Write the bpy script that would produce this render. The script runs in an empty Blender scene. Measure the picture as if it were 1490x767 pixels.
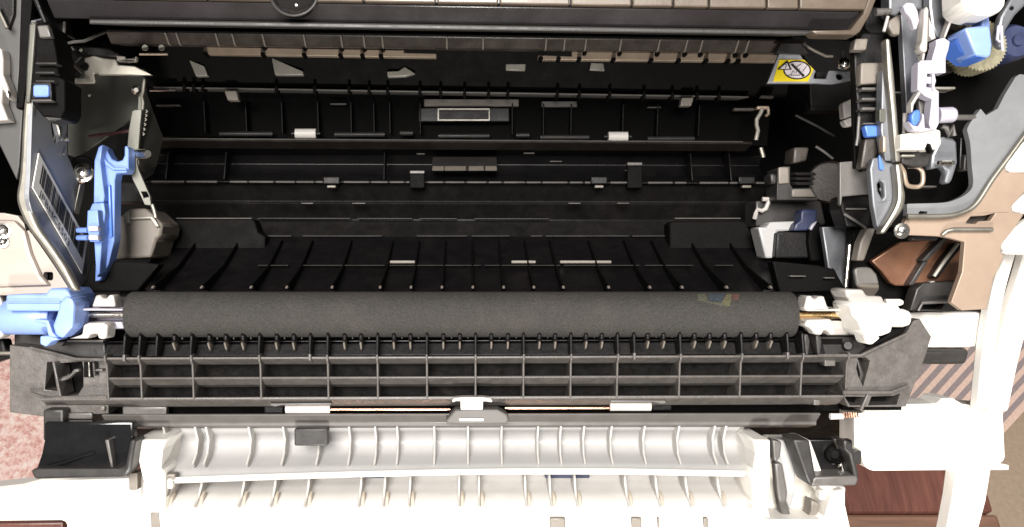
import bpy, bmesh, math, random
from mathutils import Vector, Matrix
from mathutils.geometry import tessellate_polygon
random.seed(7)
SC = bpy.context.scene
COL = SC.collection

# ------------------------------------------------------------------ camera
F, CX, CY = 1250.0, 680.0, 383.5          # focal length and principal point, in photograph pixels
PITCH = math.radians(58)
CAM = Vector((0, 0, 1.22))
RIGHT = Vector((1, 0, 0))
UP = Vector((0, math.sin(PITCH), math.cos(PITCH)))
BACK = Vector((0, -math.cos(PITCH), math.sin(PITCH)))     # towards the viewer
cam = bpy.data.cameras.new("camera")
cam.sensor_width = 36.0
cam.lens = 36.0 * F / 1490.0
cam.shift_x = (745.0 - CX) / 1490.0
cam.clip_start, cam.clip_end = 0.01, 50.0
co = bpy.data.objects.new("camera", cam)
COL.objects.link(co)
co.location = CAM
co.rotation_euler = (math.pi / 2 - PITCH, 0, 0)
SC.camera = co

# ------------------------------------------------------------------ room light
w = bpy.data.worlds.new("World"); SC.world = w; w.use_nodes = True
w.node_tree.nodes["Background"].inputs[0].default_value = (1.0, 0.97, 0.93, 1)
w.node_tree.nodes["Background"].inputs[1].default_value = 0.22
def area(name, loc, target, sx, sy, power, col):
    l = bpy.data.lights.new(name, 'AREA'); l.shape = 'RECTANGLE'; l.size, l.size_y = sx, sy
    l.energy = power; l.color = col
    o = bpy.data.objects.new(name, l); COL.objects.link(o); o.location = loc
    o.rotation_euler = (Vector(target) - Vector(loc)).to_track_quat('-Z', 'Y').to_euler()
    return o
area("ceiling_lamp", (-0.15, -0.35, 2.5), (0.0, 0.1, 0.95), 0.7, 0.7, 64.0, (1.0, 0.96, 0.92))
area("work_lamp", CAM - UP * 0.32 + BACK * 0.04 + RIGHT * -0.01, CAM - BACK * 0.28 - UP * 0.03, 0.06, 0.05, 2.5, (1.0, 0.965, 0.91))

vs = SC.view_settings
SC.display_settings.display_device = 'sRGB'
vs.view_transform = 'Standard'; vs.look = 'None'; vs.exposure = 0.0; vs.gamma = 1.0; vs.use_curve_mapping = False
SC.cycles.max_bounces = 6

# ------------------------------------------------------------------ materials
def lin(c):
    return tuple((v / 255 / 12.92) if v / 255 <= 0.04045 else ((v / 255 + 0.055) / 1.055) ** 2.4 for v in c)
MATS = {}
def mat(name, col, rough=0.5, metal=0.0, spec=0.5, var=0.18, vscale=160.0, bump=0.0, bscale=900.0, rvar=0.12, trans=0.0, coat=0.0, dust=0.0, stretch=None):
    m = bpy.data.materials.new(name); m.use_nodes = True
    nt = m.node_tree; N = nt.nodes; L = nt.links
    b = N["Principled BSDF"]
    b.inputs["Metallic"].default_value = metal
    b.inputs["Specular IOR Level"].default_value = spec
    b.inputs["Coat Weight"].default_value = coat
    if trans: b.inputs["Transmission Weight"].default_value = trans
    tc = N.new("ShaderNodeTexCoord"); src = tc.outputs["Object"]
    if stretch:
        mp = N.new("ShaderNodeMapping"); mp.inputs["Scale"].default_value = stretch
        L.new(src, mp.inputs[0]); src = mp.outputs[0]
    n1 = N.new("ShaderNodeTexNoise"); n1.inputs["Scale"].default_value = vscale; n1.inputs["Detail"].default_value = 6; n1.inputs["Roughness"].default_value = 0.65
    L.new(src, n1.inputs["Vector"])
    mx = N.new("ShaderNodeMix"); mx.data_type = 'RGBA'
    lo = tuple(max(0, c * (1 - var)) for c in col); hi = tuple(min(1, c * (1 + var)) for c in col)
    mx.inputs[6].default_value = (*lo, 1); mx.inputs[7].default_value = (*hi, 1)
    cr = N.new("ShaderNodeMapRange"); cr.inputs[1].default_value = 0.3; cr.inputs[2].default_value = 0.7
    L.new(n1.outputs["Fac"], cr.inputs[0]); L.new(cr.outputs[0], mx.inputs[0])
    out = mx.outputs[2]
    if dust:
        n3 = N.new("ShaderNodeTexNoise"); n3.inputs["Scale"].default_value = 70.0; n3.inputs["Detail"].default_value = 8; n3.inputs["Roughness"].default_value = 0.8
        L.new(tc.outputs["Object"], n3.inputs["Vector"])
        r3 = N.new("ShaderNodeMapRange"); r3.inputs[1].default_value = 0.48; r3.inputs[2].default_value = 0.72; r3.inputs[4].default_value = dust
        L.new(n3.outputs["Fac"], r3.inputs[0])
        m3 = N.new("ShaderNodeMix"); m3.data_type = 'RGBA'; m3.inputs[7].default_value = (0.2, 0.17, 0.145, 1)
        L.new(out, m3.inputs[6]); L.new(r3.outputs[0], m3.inputs[0]); out = m3.outputs[2]
    L.new(out, b.inputs["Base Color"])
    rr = N.new("ShaderNodeMapRange"); rr.inputs[1].default_value = 0.3; rr.inputs[2].default_value = 0.7
    rr.inputs[3].default_value = max(0.03, rough - rvar); rr.inputs[4].default_value = min(1, rough + rvar)
    L.new(n1.outputs["Fac"], rr.inputs[0]); L.new(rr.outputs[0], b.inputs["Roughness"])
    if bump:
        n2 = N.new("ShaderNodeTexNoise"); n2.inputs["Scale"].default_value = bscale; n2.inputs["Detail"].default_value = 3
        L.new(src, n2.inputs["Vector"])
        bp = N.new("ShaderNodeBump"); bp.inputs["Strength"].default_value = bump; bp.inputs["Distance"].default_value = 0.0004
        L.new(n2.outputs["Fac"], bp.inputs["Height"]); L.new(bp.outputs[0], b.inputs["Normal"])
    MATS[name] = m
    return m

BLK = mat("black_plastic", (0.0055, 0.005, 0.005), 0.45, spec=0.22, bump=0.2, bscale=1500, dust=0.03, rvar=0.08)
BLG = mat("black_gloss_plastic", (0.0045, 0.0042, 0.0045), 0.36, spec=0.25, bump=0.1, bscale=1300, rvar=0.05, dust=0.025)
BLD = mat("dull_black_plastic", (0.0042, 0.004, 0.0039), 0.6, spec=0.06, bump=0.2)
FRM = mat("dusty_charcoal_plastic", (0.084, 0.076, 0.070), 0.42, spec=0.5, var=0.22, vscale=260, bump=0.25, bscale=1300, dust=0.16)
FRD = mat("charcoal_floor_plastic", (0.006, 0.0056, 0.0056), 0.55, spec=0.25, var=0.4, vscale=300, bump=0.3, dust=0.05)
RDG = mat("brown_grey_plastic", (0.040, 0.032, 0.027), 0.42, spec=0.5, bump=0.15, dust=0.15)
CVR = mat("smoked_brown_plastic", (0.105, 0.08, 0.06), 0.32, spec=0.5, var=0.2, vscale=40, bump=0.05)
CVF = mat("dark_smoked_plastic", (0.020, 0.018, 0.019), 0.28, spec=0.5, var=0.3, vscale=30, bump=0.06)
TAN = mat("tan_metal_strip", (0.42, 0.33, 0.25), 0.42, metal=0.5, var=0.1)
STL = mat("galvanised_steel", (0.26, 0.245, 0.21), 0.42, metal=0.75, var=0.12, vscale=90, bump=0.06, bscale=500)
ZNB = mat("zinc_band", (0.20, 0.205, 0.21), 0.42, metal=0.35, var=0.08, vscale=50)
STD = mat("shaded_zinc_plate", (0.16, 0.165, 0.178), 0.42, metal=0.4, var=0.12, vscale=60, bump=0.05)
STG = mat("olive_zinc_plate", (0.10, 0.10, 0.085), 0.45, metal=0.55, var=0.15, vscale=80)
STS = mat("dull_dark_zinc", (0.055, 0.054, 0.052), 0.5, metal=0.3, var=0.12, vscale=70)
DST = mat("dull_steel", (0.14, 0.138, 0.118), 0.45, metal=0.5, var=0.12, vscale=80)
BLM = mat("mid_blue_plastic", (0.15, 0.245, 0.56), 0.38, spec=0.45, var=0.05, bump=0.04)
BGL = mat("wet_look_black_plastic", (0.006, 0.006, 0.0065), 0.16, spec=0.5, bump=0.03, rvar=0.03)
BZN = mat("bright_zinc", (0.40, 0.41, 0.44), 0.4, metal=0.3, var=0.08)
CHR = mat("bright_steel", (0.75, 0.72, 0.66), 0.2, metal=1.0, var=0.08)
GLD = mat("brass_shaft", (0.80, 0.58, 0.30), 0.24, metal=1.0, var=0.1)
COP = mat("copper_shaft", (0.62, 0.38, 0.27), 0.3, metal=1.0, var=0.1)
BLU = mat("blue_plastic", (0.22, 0.325, 0.66), 0.38, spec=0.5, var=0.05, bump=0.04)
BLS = mat("deep_blue_plastic", (0.075, 0.18, 0.60), 0.4, spec=0.4, var=0.05)
NVY = mat("navy_plastic", lin((40, 48, 78)), 0.45, var=0.1)
WHT = mat("white_plastic", (0.78, 0.75, 0.70), 0.42, spec=0.45, var=0.03, bump=0.03)
WHD = mat("cream_white_plastic", (0.74, 0.70, 0.63), 0.45, spec=0.4, var=0.04, bump=0.04)
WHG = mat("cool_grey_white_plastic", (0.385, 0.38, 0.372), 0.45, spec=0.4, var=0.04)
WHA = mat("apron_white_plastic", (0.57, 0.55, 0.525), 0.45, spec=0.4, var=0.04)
ZNL = mat("side_zinc", (0.23, 0.235, 0.25), 0.42, metal=0.3, var=0.12, vscale=60)
LIL = mat("lilac_white_plastic", (0.43, 0.41, 0.475), 0.38, spec=0.5, var=0.04)
NAT = mat("natural_white_plastic", (0.41, 0.38, 0.355), 0.42, spec=0.45, var=0.06)
BEI = mat("beige_grey_plastic", (0.17, 0.148, 0.125), 0.5, var=0.1, bump=0.08)
GRY = mat("mid_grey_plastic", (0.095, 0.088, 0.082), 0.45, var=0.12, bump=0.1)
GRD = mat("dark_grey_plastic", (0.028, 0.026, 0.025), 0.45, spec=0.35, var=0.15, bump=0.12, dust=0.05)
PEA = mat("warm_steel_panel", (0.31, 0.23, 0.172), 0.5, metal=0.25, var=0.07, vscale=50)
PEB = mat("pale_steel_panel", (0.36, 0.31, 0.27), 0.5, metal=0.25, var=0.07, vscale=50)
LBW = mat("label_paper", (0.72, 0.70, 0.66), 0.6, var=0.05)
INK = mat("print_black", (0.012, 0.011, 0.011), 0.6, var=0.02)
YEL = mat("label_yellow", lin((245, 218, 30)), 0.45, var=0.04)
LBV = mat("label_white", lin((232, 222, 228)), 0.5, var=0.03)
TRN = mat("metal_tab_grey", (0.34, 0.32, 0.28), 0.4, metal=0.3, var=0.12)
GLS = mat("glossy_smoked_glass", (0.012, 0.011, 0.011), 0.06, spec=0.9, var=0.1, rvar=0.02)

def foam_mat():
    m = mat("charcoal_foam", (0.037, 0.035, 0.032), 0.92, spec=0.15, var=0.32, vscale=1500, bump=0.7, bscale=1700, dust=0.07)
    return m
FOM = foam_mat()
def wood_mat(name, a, b2, sc):
    m = bpy.data.materials.new(name); m.use_nodes = True
    N = m.node_tree.nodes; L = m.node_tree.links; b = N["Principled BSDF"]
    tc = N.new("ShaderNodeTexCoord"); mp = N.new("ShaderNodeMapping"); mp.inputs["Scale"].default_value = sc
    L.new(tc.outputs["Object"], mp.inputs[0])
    n = N.new("ShaderNodeTexNoise"); n.inputs["Scale"].default_value = 9; n.inputs["Detail"].default_value = 9; n.inputs["Roughness"].default_value = 0.7; n.inputs["Distortion"].default_value = 0.6
    L.new(mp.outputs[0], n.inputs["Vector"])
    r = N.new("ShaderNodeValToRGB"); r.color_ramp.elements[0].position = 0.35; r.color_ramp.elements[1].position = 0.7
    r.color_ramp.elements[0].color = (*a, 1); r.color_ramp.elements[1].color = (*b2, 1)
    L.new(n.outputs["Fac"], r.inputs[0]); L.new(r.outputs[0], b.inputs["Base Color"]); b.inputs["Roughness"].default_value = 0.42
    return m
WOD = wood_mat("cherry_wood", (0.075, 0.026, 0.019), (0.150, 0.058, 0.042), (30, 3, 3))
WOE = wood_mat("cherry_wood_edge", (0.12, 0.062, 0.042), (0.19, 0.105, 0.072), (3, 30, 60))
def carpet_mat():
    m = bpy.data.materials.new("speckled_carpet"); m.use_nodes = True
    N = m.node_tree.nodes; L = m.node_tree.links; b = N["Principled BSDF"]; b.inputs["Roughness"].default_value = 1
    tc = N.new("ShaderNodeTexCoord")
    n = N.new("ShaderNodeTexNoise"); n.inputs["Scale"].default_value = 110; n.inputs["Detail"].default_value = 5; n.inputs["Roughness"].default_value = 0.75
    L.new(tc.outputs["Object"], n.inputs["Vector"])
    r = N.new("ShaderNodeValToRGB"); e = r.color_ramp.elements
    e[0].position = 0.36; e[0].color = (0.60, 0.30, 0.26, 1); e[1].position = 0.52; e[1].color = (0.85, 0.60, 0.54, 1)
    x = e.new(0.64); x.color = (0.88, 0.78, 0.70, 1)
    L.new(n.outputs["Fac"], r.inputs[0]); L.new(r.outputs[0], b.inputs["Base Color"])
    bp = N.new("ShaderNodeBump"); bp.inputs["Strength"].default_value = 0.7; bp.inputs["Distance"].default_value = 0.004
    L.new(n.outputs["Fac"], bp.inputs["Height"]); L.new(bp.outputs[0], b.inputs["Normal"])
    return m
CAR = carpet_mat()
RUG = mat("rug_peach_weave", (0.82, 0.60, 0.50), 0.95, spec=0.1, var=0.12, vscale=220, bump=0.4, bscale=500)
RUM = mat("rug_mauve_weave", (0.36, 0.30, 0.30), 0.95, spec=0.1, var=0.15, vscale=220, bump=0.4, bscale=500)
FLR = mat("beige_floor_carpet", (0.44, 0.34, 0.25), 0.95, spec=0.1, var=0.12, vscale=150, bump=0.4, bscale=600)

# ------------------------------------------------------------------ geometry helpers (view-aligned coordinates: right, up, towards viewer)
def c(px, py, d):
    return Vector(((px - CX) * d / F, (CY - py) * d / F, -d))
def wv(v):
    return CAM + RIGHT * v[0] + UP * v[1] + BACK * v[2]
def ppm(d): return d / F            # metres per photograph pixel at depth d

class G:
    def __init__(s): s.v = []; s.f = []
    def add(s, v, f):
        n = len(s.v); s.v += [Vector(x) for x in v]; s.f += [tuple(i + n for i in q) for q in f]; return s
    def loft(s, A, B, holesA=(), holesB=()):
        loopsA = [A] + list(holesA); loopsB = [B] + list(holesB)
        tri = tessellate_polygon([[Vector((p[0], p[1], 0)) for p in l] for l in loopsA]) if holesA else None
        fl = [p for l in loopsA for p in l]; bl = [p for l in loopsB for p in l]; n = len(fl)
        faces = []
        if tri is None:
            faces += [tuple(range(n)), tuple(reversed(range(n, 2 * n)))]
        else:
            for t in tri: faces += [tuple(t), tuple(n + i for i in reversed(t))]
        o = 0
        for l in loopsA:
            k = len(l)
            for i in range(k): faces.append((o + i, o + (i + 1) % k, n + o + (i + 1) % k, n + o + i))
            o += k
        return s.add(fl + bl, faces)
    def prism(s, poly, d, th, holes=(), dr=None):
        q = Vector((0, 0, -th)) if dr is None else Vector(dr)
        A = [c(p[0], p[1], p[2] if len(p) > 2 else d) for p in poly]
        H = [[c(p[0], p[1], p[2] if len(p) > 2 else d) for p in h] for h in holes]
        return s.loft(A, [a + q for a in A], H, [[a + q for a in h] for h in H])
    def box(s, x0, y0, x1, y1, d, th):
        return s.prism([(x0, y0), (x1, y0), (x1, y1), (x0, y1)], d, th)
    def ext(s, prof, xa, xb, dref, slope=0.0):
        """cross-section [(py, depth)] extruded sideways between photo columns xa..xb taken at depth dref"""
        r = []
        for px in (xa, xb):
            x = (px - CX) * dref / F
            r.append([Vector((x, (CY - py) * d / F - slope * x, -d)) for py, d in prof])
        n = len(prof); v = r[0] + r[1]
        f = [tuple(range(n)), tuple(reversed(range(n, 2 * n)))] + [(i, (i + 1) % n, n + (i + 1) % n, n + i) for i in range(n)]
        return s.add(v, f)
    def rev(s, p0, p1, prof, n=24):
        """solid of revolution about p0->p1; prof = [(t 0..1, radius)]"""
        p0 = Vector(p0); p1 = Vector(p1); ax = p1 - p0; a = ax.normalized()
        u = a.orthogonal().normalized(); w_ = a.cross(u); v = []; f = []
        for t, r in prof:
            for k in range(n):
                an = 2 * math.pi * k / n
                v.append(p0 + ax * t + (u * math.cos(an) + w_ * math.sin(an)) * r)
        for j in range(len(prof) - 1):
            for k in range(n):
                f.append((j * n + k, j * n + (k + 1) % n, (j + 1) * n + (k + 1) % n, (j + 1) * n + k))
        f.append(tuple(reversed(range(n)))); m = (len(prof) - 1) * n; f.append(tuple(range(m, m + n)))
        return s.add(v, f)
    def cyl(s, p0, p1, r, n=20, r1=None):
        return s.rev(p0, p1, [(0, r), (1, r if r1 is None else r1)], n)
    def cylx(s, xa, xb, py, d, rpx, n=24, dref=None):
        """cylinder along the roller direction, radius in photo pixels"""
        dr = dref or d
        p = c(CX, py, d); r = rpx * ppm(d)
        return s.cyl((( xa - CX) * dr / F, p[1], p[2]), ((xb - CX) * dr / F, p[1], p[2]), r, n)
    def tube(s, pts, r, n=8, closed=False):
        P = [c(*p) if not isinstance(p, Vector) else p for p in pts]; K = len(P); v = []; f = []
        up = None
        for i in range(K):
            t = (P[(i + 1) % K] - P[i - 1]) if closed or 0 < i < K - 1 else (P[1] - P[0] if i == 0 else P[-1] - P[-2])
            t.normalize()
            up = t.orthogonal().normalized() if up is None else (up - t * up.dot(t)).normalized()
            b = t.cross(up)
            for k in range(n):
                an = 2 * math.pi * k / n; v.append(P[i] + (up * math.cos(an) + b * math.sin(an)) * r)
        for i in range(K if closed else K - 1):
            j = (i + 1) % K
            for k in range(n): f.append((i * n + k, i * n + (k + 1) % n, j * n + (k + 1) % n, j * n + k))
        if not closed: f += [tuple(reversed(range(n))), tuple(range((K - 1) * n, K * n))]
        return s.add(v, f)
    def plate(s, pts, th, holes=()):
        """flat plate through 3D points given as (px, py, depth); thickness away from the viewer side"""
        A = [c(*p) for p in pts]
        nrm = Vector((0, 0, 0))
        for i in range(len(A)): nrm += A[i].cross(A[(i + 1) % len(A)])
        nrm.normalize()
        mid = sum(A, Vector()) / len(A)
        if nrm.dot(mid) < 0: nrm = -nrm
        H = [[c(*p) for p in h] for h in holes]
        return s.loft(A, [a + nrm * th for a in A], H, [[a + nrm * th for a in h] for h in H])
    def side(s, poly, X, th, holes=()):
        """upright side plate at fixed world X; outline in photo pixels, depth follows from X"""
        f3 = lambda p: c(p[0], p[1], X * F / (p[0] - CX))
        A = [f3(p) for p in poly]; H = [[f3(p) for p in h] for h in holes]
        q = Vector((th if X > 0 else -th, 0, 0))
        if H:
            sw = lambda l: [Vector((a[2], a[1], a[0])) for a in l]
            g = G().loft(sw(A), sw([a + q for a in A]), [sw(h) for h in H], [sw([a + q for a in h]) for h in H])
            return s.add([Vector((a[2], a[1], a[0])) for a in g.v], g.f)
        return s.loft(A, [a + q for a in A])

def mesh(name, g, m, bev=0.0, seg=2, smooth=True, origin=Vector((0, 0, 0)), curved=False):
    bm = bmesh.new()
    vs_ = [bm.verts.new(wv(p) - origin) for p in g.v]
    for q in g.f:
        try: bm.faces.new([vs_[i] for i in q])
        except ValueError: pass
    bmesh.ops.recalc_face_normals(bm, faces=bm.faces)
    if bev:
        ed = [e for e in bm.edges if len(e.link_faces) == 2 and e.calc_face_angle(0) > math.radians(28)]
        for f in bm.faces: f.smooth = False
        res = bmesh.ops.bevel(bm, geom=ed, offset=bev, segments=seg, affect='EDGES', profile=0.5, clamp_overlap=True)
        new = set(res["faces"])
        for f in bm.faces: f.smooth = curved or (f in new)
    else:
        for f in bm.faces: f.smooth = smooth
    for e in bm.edges:
        if len(e.link_faces) == 2 and e.calc_face_angle(0) > math.radians(40): e.smooth = False
    me = bpy.data.meshes.new(name); bm.to_mesh(me); bm.free(); me.materials.append(m)
    return me

CUR = None
def thing(name, label, cat, anchor, group=None, kind=None):
    global CUR
    o = bpy.data.objects.new(name, None); COL.objects.link(o); o.location = wv(c(*anchor)); o.empty_display_size = 0.01
    o["label"] = label; o["category"] = cat
    if group: o["group"] = group
    if kind: o["kind"] = kind
    CUR = o
    return o
def root_of(o):
    while o.parent is not None: o = o.parent
    return o
def part(name, g, m, parent=None, bev=0.0003, seg=2, label=None, kind=None, curved=False):
    p = parent or CUR
    r = root_of(p)
    me = mesh(name, g, m, bev, seg, origin=r.location.copy(), curved=curved)
    o = bpy.data.objects.new(name, me); COL.objects.link(o); o.parent = p
    if p is not r: o.location = -p.location
    if label: o["label"] = label
    if kind: o["kind"] = kind
    return o
def repeat(name, g, m, xs, dref, slope=0.0, parent=None, bev=0.00025):
    """copies of a piece modelled at column CX, shifted sideways to each photo column"""
    p = parent or CUR; r = root_of(p); out = []
    me = mesh(name, g, m, bev, 2, origin=r.location.copy())
    for px in xs:
        o = bpy.data.objects.new(name, me); COL.objects.link(o); o.parent = p
        x = (px - CX) * dref / F
        o.location = RIGHT * x - UP * (slope * x)
        out.append(o)
    return out
def structure(name, g, m, bev=0.0):
    me = mesh(name, g, m, bev); o = bpy.data.objects.new(name, me); COL.objects.link(o); o["kind"] = "structure"
    return o
def arc(cx, cy, rx, ry, a0, a1, n):
    return [(cx + rx * math.cos(math.radians(a0 + (a1 - a0) * k / n)), cy + ry * math.sin(math.radians(a0 + (a1 - a0) * k / n))) for k in range(n + 1)]
def rrect(x0, y0, x1, y1, r, n=5):
    return arc(x1 - r, y0 + r, r, r, -90, 0, n) + arc(x1 - r, y1 - r, r, r, 0, 90, n) + arc(x0 + r, y1 - r, r, r, 90, 180, n) + arc(x0 + r, y0 + r, r, r, 180, 270, n)
def cr(pts, n=4):
    """smooth curve through the points"""
    out = []; K = len(pts)
    for i in range(K - 1):
        p0, p1, p2, p3 = pts[max(0, i - 1)], pts[i], pts[i + 1], pts[min(K - 1, i + 2)]
        for k in range(n):
            t_ = k / n
            out.append(tuple(.5 * (2 * b + (c_ - a) * t_ + (2 * a - 5 * b + 4 * c_ - d_) * t_ * t_ + (3 * b - a - 3 * c_ + d_) * t_ ** 3) for a, b, c_, d_ in zip(p0, p1, p2, p3)))
    return out + [tuple(pts[-1])]
def text_geo(body, O, ex, ey, th):
    """lettering laid in the plane O + s*ex + t*ey (cap height about 0.7)"""
    cu = bpy.data.curves.new("lettering", 'FONT'); cu.body = body; cu.fill_mode = 'FRONT' if th == 0 else 'BOTH'; cu.resolution_u = 2
    o = bpy.data.objects.new("lettering", cu); COL.objects.link(o)
    dg = bpy.context.evaluated_depsgraph_get(); me = bpy.data.meshes.new_from_object(o.evaluated_get(dg))
    g = G(); g.add([O + ex * v.co.x + ey * v.co.y for v in me.vertices], [tuple(p.vertices) for p in me.polygons])
    bpy.data.objects.remove(o); bpy.data.curves.remove(cu); bpy.data.meshes.remove(me)
    return g
def screw(px, py, d, r, m=None, parent=None, axis=None, washer=1.35, name="screw"):
    m = m or CHR
    p = c(px, py, d); a = Vector(axis or (0, 0, 1)).normalized(); q = r * ppm(d)
    g = G()
    g.rev(p - a * q * 0.5, p + a * q * 0.75, [(0, q * washer), (0.35, q * washer), (0.4, q), (0.8, q * 0.95), (1.0, q * 0.62)], 20)
    o = part(name, g, m, parent, bev=0)
    u = a.orthogonal().normalized(); w_ = a.cross(u); e = p + a * q * 0.72
    for k in (0, 1):
        h = G(); A = (u, w_)[k]; B = (w_, u)[k]
        h.loft([e + A * q * .5 + B * q * .09 + a * q * .06, e + A * q * .5 - B * q * .09 + a * q * .06, e - A * q * .5 - B * q * .09 + a * q * .06, e - A * q * .5 + B * q * .09 + a * q * .06],
               [e + A * q * .5 + B * q * .09 - a * q * .1, e + A * q * .5 - B * q * .09 - a * q * .1, e - A * q * .5 - B * q * .09 - a * q * .1, e - A * q * .5 + B * q * .09 - a * q * .1])
        part("slot", h, INK, o, bev=0)
    return o

# ================================================================== SETTING
def dz(py, z): return (CAM.z - z) / (math.sin(PITCH) - (CY - py) / F * math.cos(PITCH))
def hp(px, py, z): return (px, py, dz(py, z))
def sheet(pts, z, th):
    g = G(); A = [c(*hp(px, py, z)) for px, py in pts]
    dn = Vector((0, -math.cos(PITCH), -math.sin(PITCH))) * th
    return g.loft(A, [a + dn for a in A])
def flat(pts, th, z):          # world XY polygon
    g = G()
    inv = lambda p: Vector(((p - CAM).dot(RIGHT), (p - CAM).dot(UP), (p - CAM).dot(BACK)))
    A = [inv(Vector((x, y, z))) for x, y in pts]; B = [inv(Vector((x, y, z - th))) for x, y in pts]
    return g.loft(A, B)
structure("floor", flat([(-3, -3), (3, -3), (3, 3), (-3, 3)], 0.02, 0.0), FLR)
structure("carpet", flat([(-2.6, -2.0), (-0.35, -2.0), (-0.35, 2.0), (-2.6, 2.0)], 0.008, 0.012), CAR)

# striped rug on the floor, each stripe a woven band
t = thing("striped_rug", "peach and mauve striped rug on the floor right of the printer", "rug", hp(1420, 590, 0.02))
zr = 0.02
def strip_pt(px, py): return hp(px, py, zr)
S0 = Vector((1255, 690)); du = Vector((0.67, -0.742)); dv = Vector((0.742, 0.67))
k = 0; pos = -150.0
wd = [15, 15]
while pos < 180:
    wdt = 8.6 if k % 2 else 8.2
    a = S0 + dv * pos; b_ = S0 + dv * (pos + wdt)
    q = [a - du * 120, a + du * 520, b_ + du * 520, b_ - du * 120]
    if pos < 104:
        part("stripe", sheet([(p.x, p.y) for p in q], zr, 0.006), RUM if k % 2 else RUG, bev=0)
    pos += wdt; k += 1
a = S0 + dv * 104.0
part("border", sheet([(p.x, p.y) for p in (a - du * 120, a + du * 520, a + du * 520 + dv * 9, a - du * 120 + dv * 9)], zr + 0.001, 0.007), RUG, bev=0)

# wooden cabinet below
t = thing("wooden_cabinet", "reddish brown wooden cabinet the printer stands on", "cabinet", hp(1300, 720, 0.72))
ZT = 0.72
yb = lambda py: wv(c(*hp(900, py, ZT))).y
y1 = yb(745); y2 = yb(640); y3 = yb(250); xr = wv(c(*hp(1447, 745, ZT))).x; xl = -0.20; xm = 0.215
part("top", flat([(xl, y1), (xr, y1), (xr, y2), (xm, y2), (xm, y3), (xl, y3)], 0.03, ZT), WOD, bev=0.002)
g = flat([(xl + .004, y1 + .006), (xr - .004, y1 + .006), (xr - .004, y2 - .004), (xl + .004, y2 - .004)], 0.66, ZT - 0.03)
part("carcass", g, WOE, bev=0.002)
g = flat([(xl + .002, y1 - .0), (xr + .004, y1 - .0), (xr + .004, y1 - .018), (xl + .002, y1 - .018)], 0.05, ZT - 0.004)
part("front_edge", g, WOE, bev=0.002)
for sx in (xl + .03, xr - .03):
    for sy in (y1 + .03, y2 - .03):
        part("foot", flat([(sx - .02, sy - .02), (sx + .02, sy - .02), (sx + .02, sy + .02), (sx - .02, sy + .02)], 0.03, 0.03), WOD)
t = thing("wooden_board", "dark brown wood edge in the bottom left corner", "board", (40, 790, 0.5))
part("board_top", G().prism([(-60, 762), (92, 760), (86, 830), (-60, 832)], 0.36, 0.012), WOD, bev=0.0008)
part("board_edge", G().prism([(-60, 765), (89, 763), (84, 826), (-60, 828)], 0.372, 0.006), WOE, bev=0.0005)

# ================================================================== PRINTER BODY (fixed shell of the machine)
t = thing("printer_body", "black inner shell of the open laser printer behind the rollers", "printer", (680, 400, 0.46))
part("rear_wall", G().box(-160, -260, 1640, 470, 0.44, 0.004), BLD, bev=0)
part("roof", G().ext([(-420, 0.262), (-60, 0.275), (-60, 0.44), (-420, 0.44)], -520, 1900, 0.275), BLD, bev=0)
part("side_wall", G().side([(-60, -260), (190, -260), (190, 440), (-60, 440)], -0.205, 0.004), BLD, bev=0)
part("side_wall", G().side([(1170, -260), (1390, -260), (1390, 440), (1170, 440)], 0.212, 0.004), BLD, bev=0)
part("base", G().ext([(430, 0.30), (600, 0.31), (640, 0.34), (640, 0.43), (430, 0.44)], 60, 1290, 0.31), BLD, bev=0.001)

# ================================================================== TOP COVER
SL = 0.0155
t = thing("top_cover", "smoked brown ribbed cover flap along the top edge", "cover", (680, 20, 0.265))
body = part("cover_body", G().ext([(-120, 0.2645), (6, 0.2645), (9, 0.2625), (36, 0.2675), (36, 0.30), (-120, 0.30)], 66, 1252, 0.262, SL), CVF, bev=0.0004)
xs = [160, 300, 420, 529, 635, 726, 830, 920, 980, 1032, 1116, 1163, 1266]
for a, b_ in zip(xs[:-1], xs[1:]):
    g = G(); z = .2612
    g.prism([(a + 1.2, 5 + (a - 680) * SL), (b_ - 1.2, 5 + (b_ - 680) * SL), (b_ - 2.6, -120), (a + 2.6, -120)], z, .0035)
    part("panel", g, CVR, bev=0.0005)
part("lip", G().ext([(36, 0.2655), (44, 0.2655), (46, 0.30), (36, 0.30)], 128, 1190, 0.265, SL), GRD, bev=0.0005)
g = G().prism([(1245, 51), (1188, 50), (1180, 44), (1238, 43), (1256, 20), (1270, -20), (1290, -120), (1300, -120), (1283, -20), (1266, 22), (1252, 46)], .2606, .006)
part("end_cap", g, CVR, bev=0.0006, label="brown tinted right end of the cover")
g = G().prism([(28, -120), (55, -120), (55, 0), (68, 33), (62, 35), (46, -2), (28, -20)], .262, .02)
part("end_cap", g, BLG, bev=0.001)
g = G(); p0 = c(428, -12, .2615)
R0 = 34 * ppm(.2615)
g.rev(p0 - Vector((0, 0, .004)), p0 + Vector((0, 0, .0045)), [(0, R0), (.5, R0), (.62, R0 * .93), (.8, R0 * .72), (.93, R0 * .4), (1, R0 * .06)], 40)
dm = part("dome_button", g, GLS, bev=0, label="glossy black dome at the top edge")
g = G(); g.tube([p0 + Vector((math.cos(a) * R0 * 1.03, math.sin(a) * R0 * 1.03, .0002)) for a in [2 * math.pi * k / 40 for k in range(40)]], .00045, 8, True)
part("rim", g, GRD, dm, bev=0)

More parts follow.
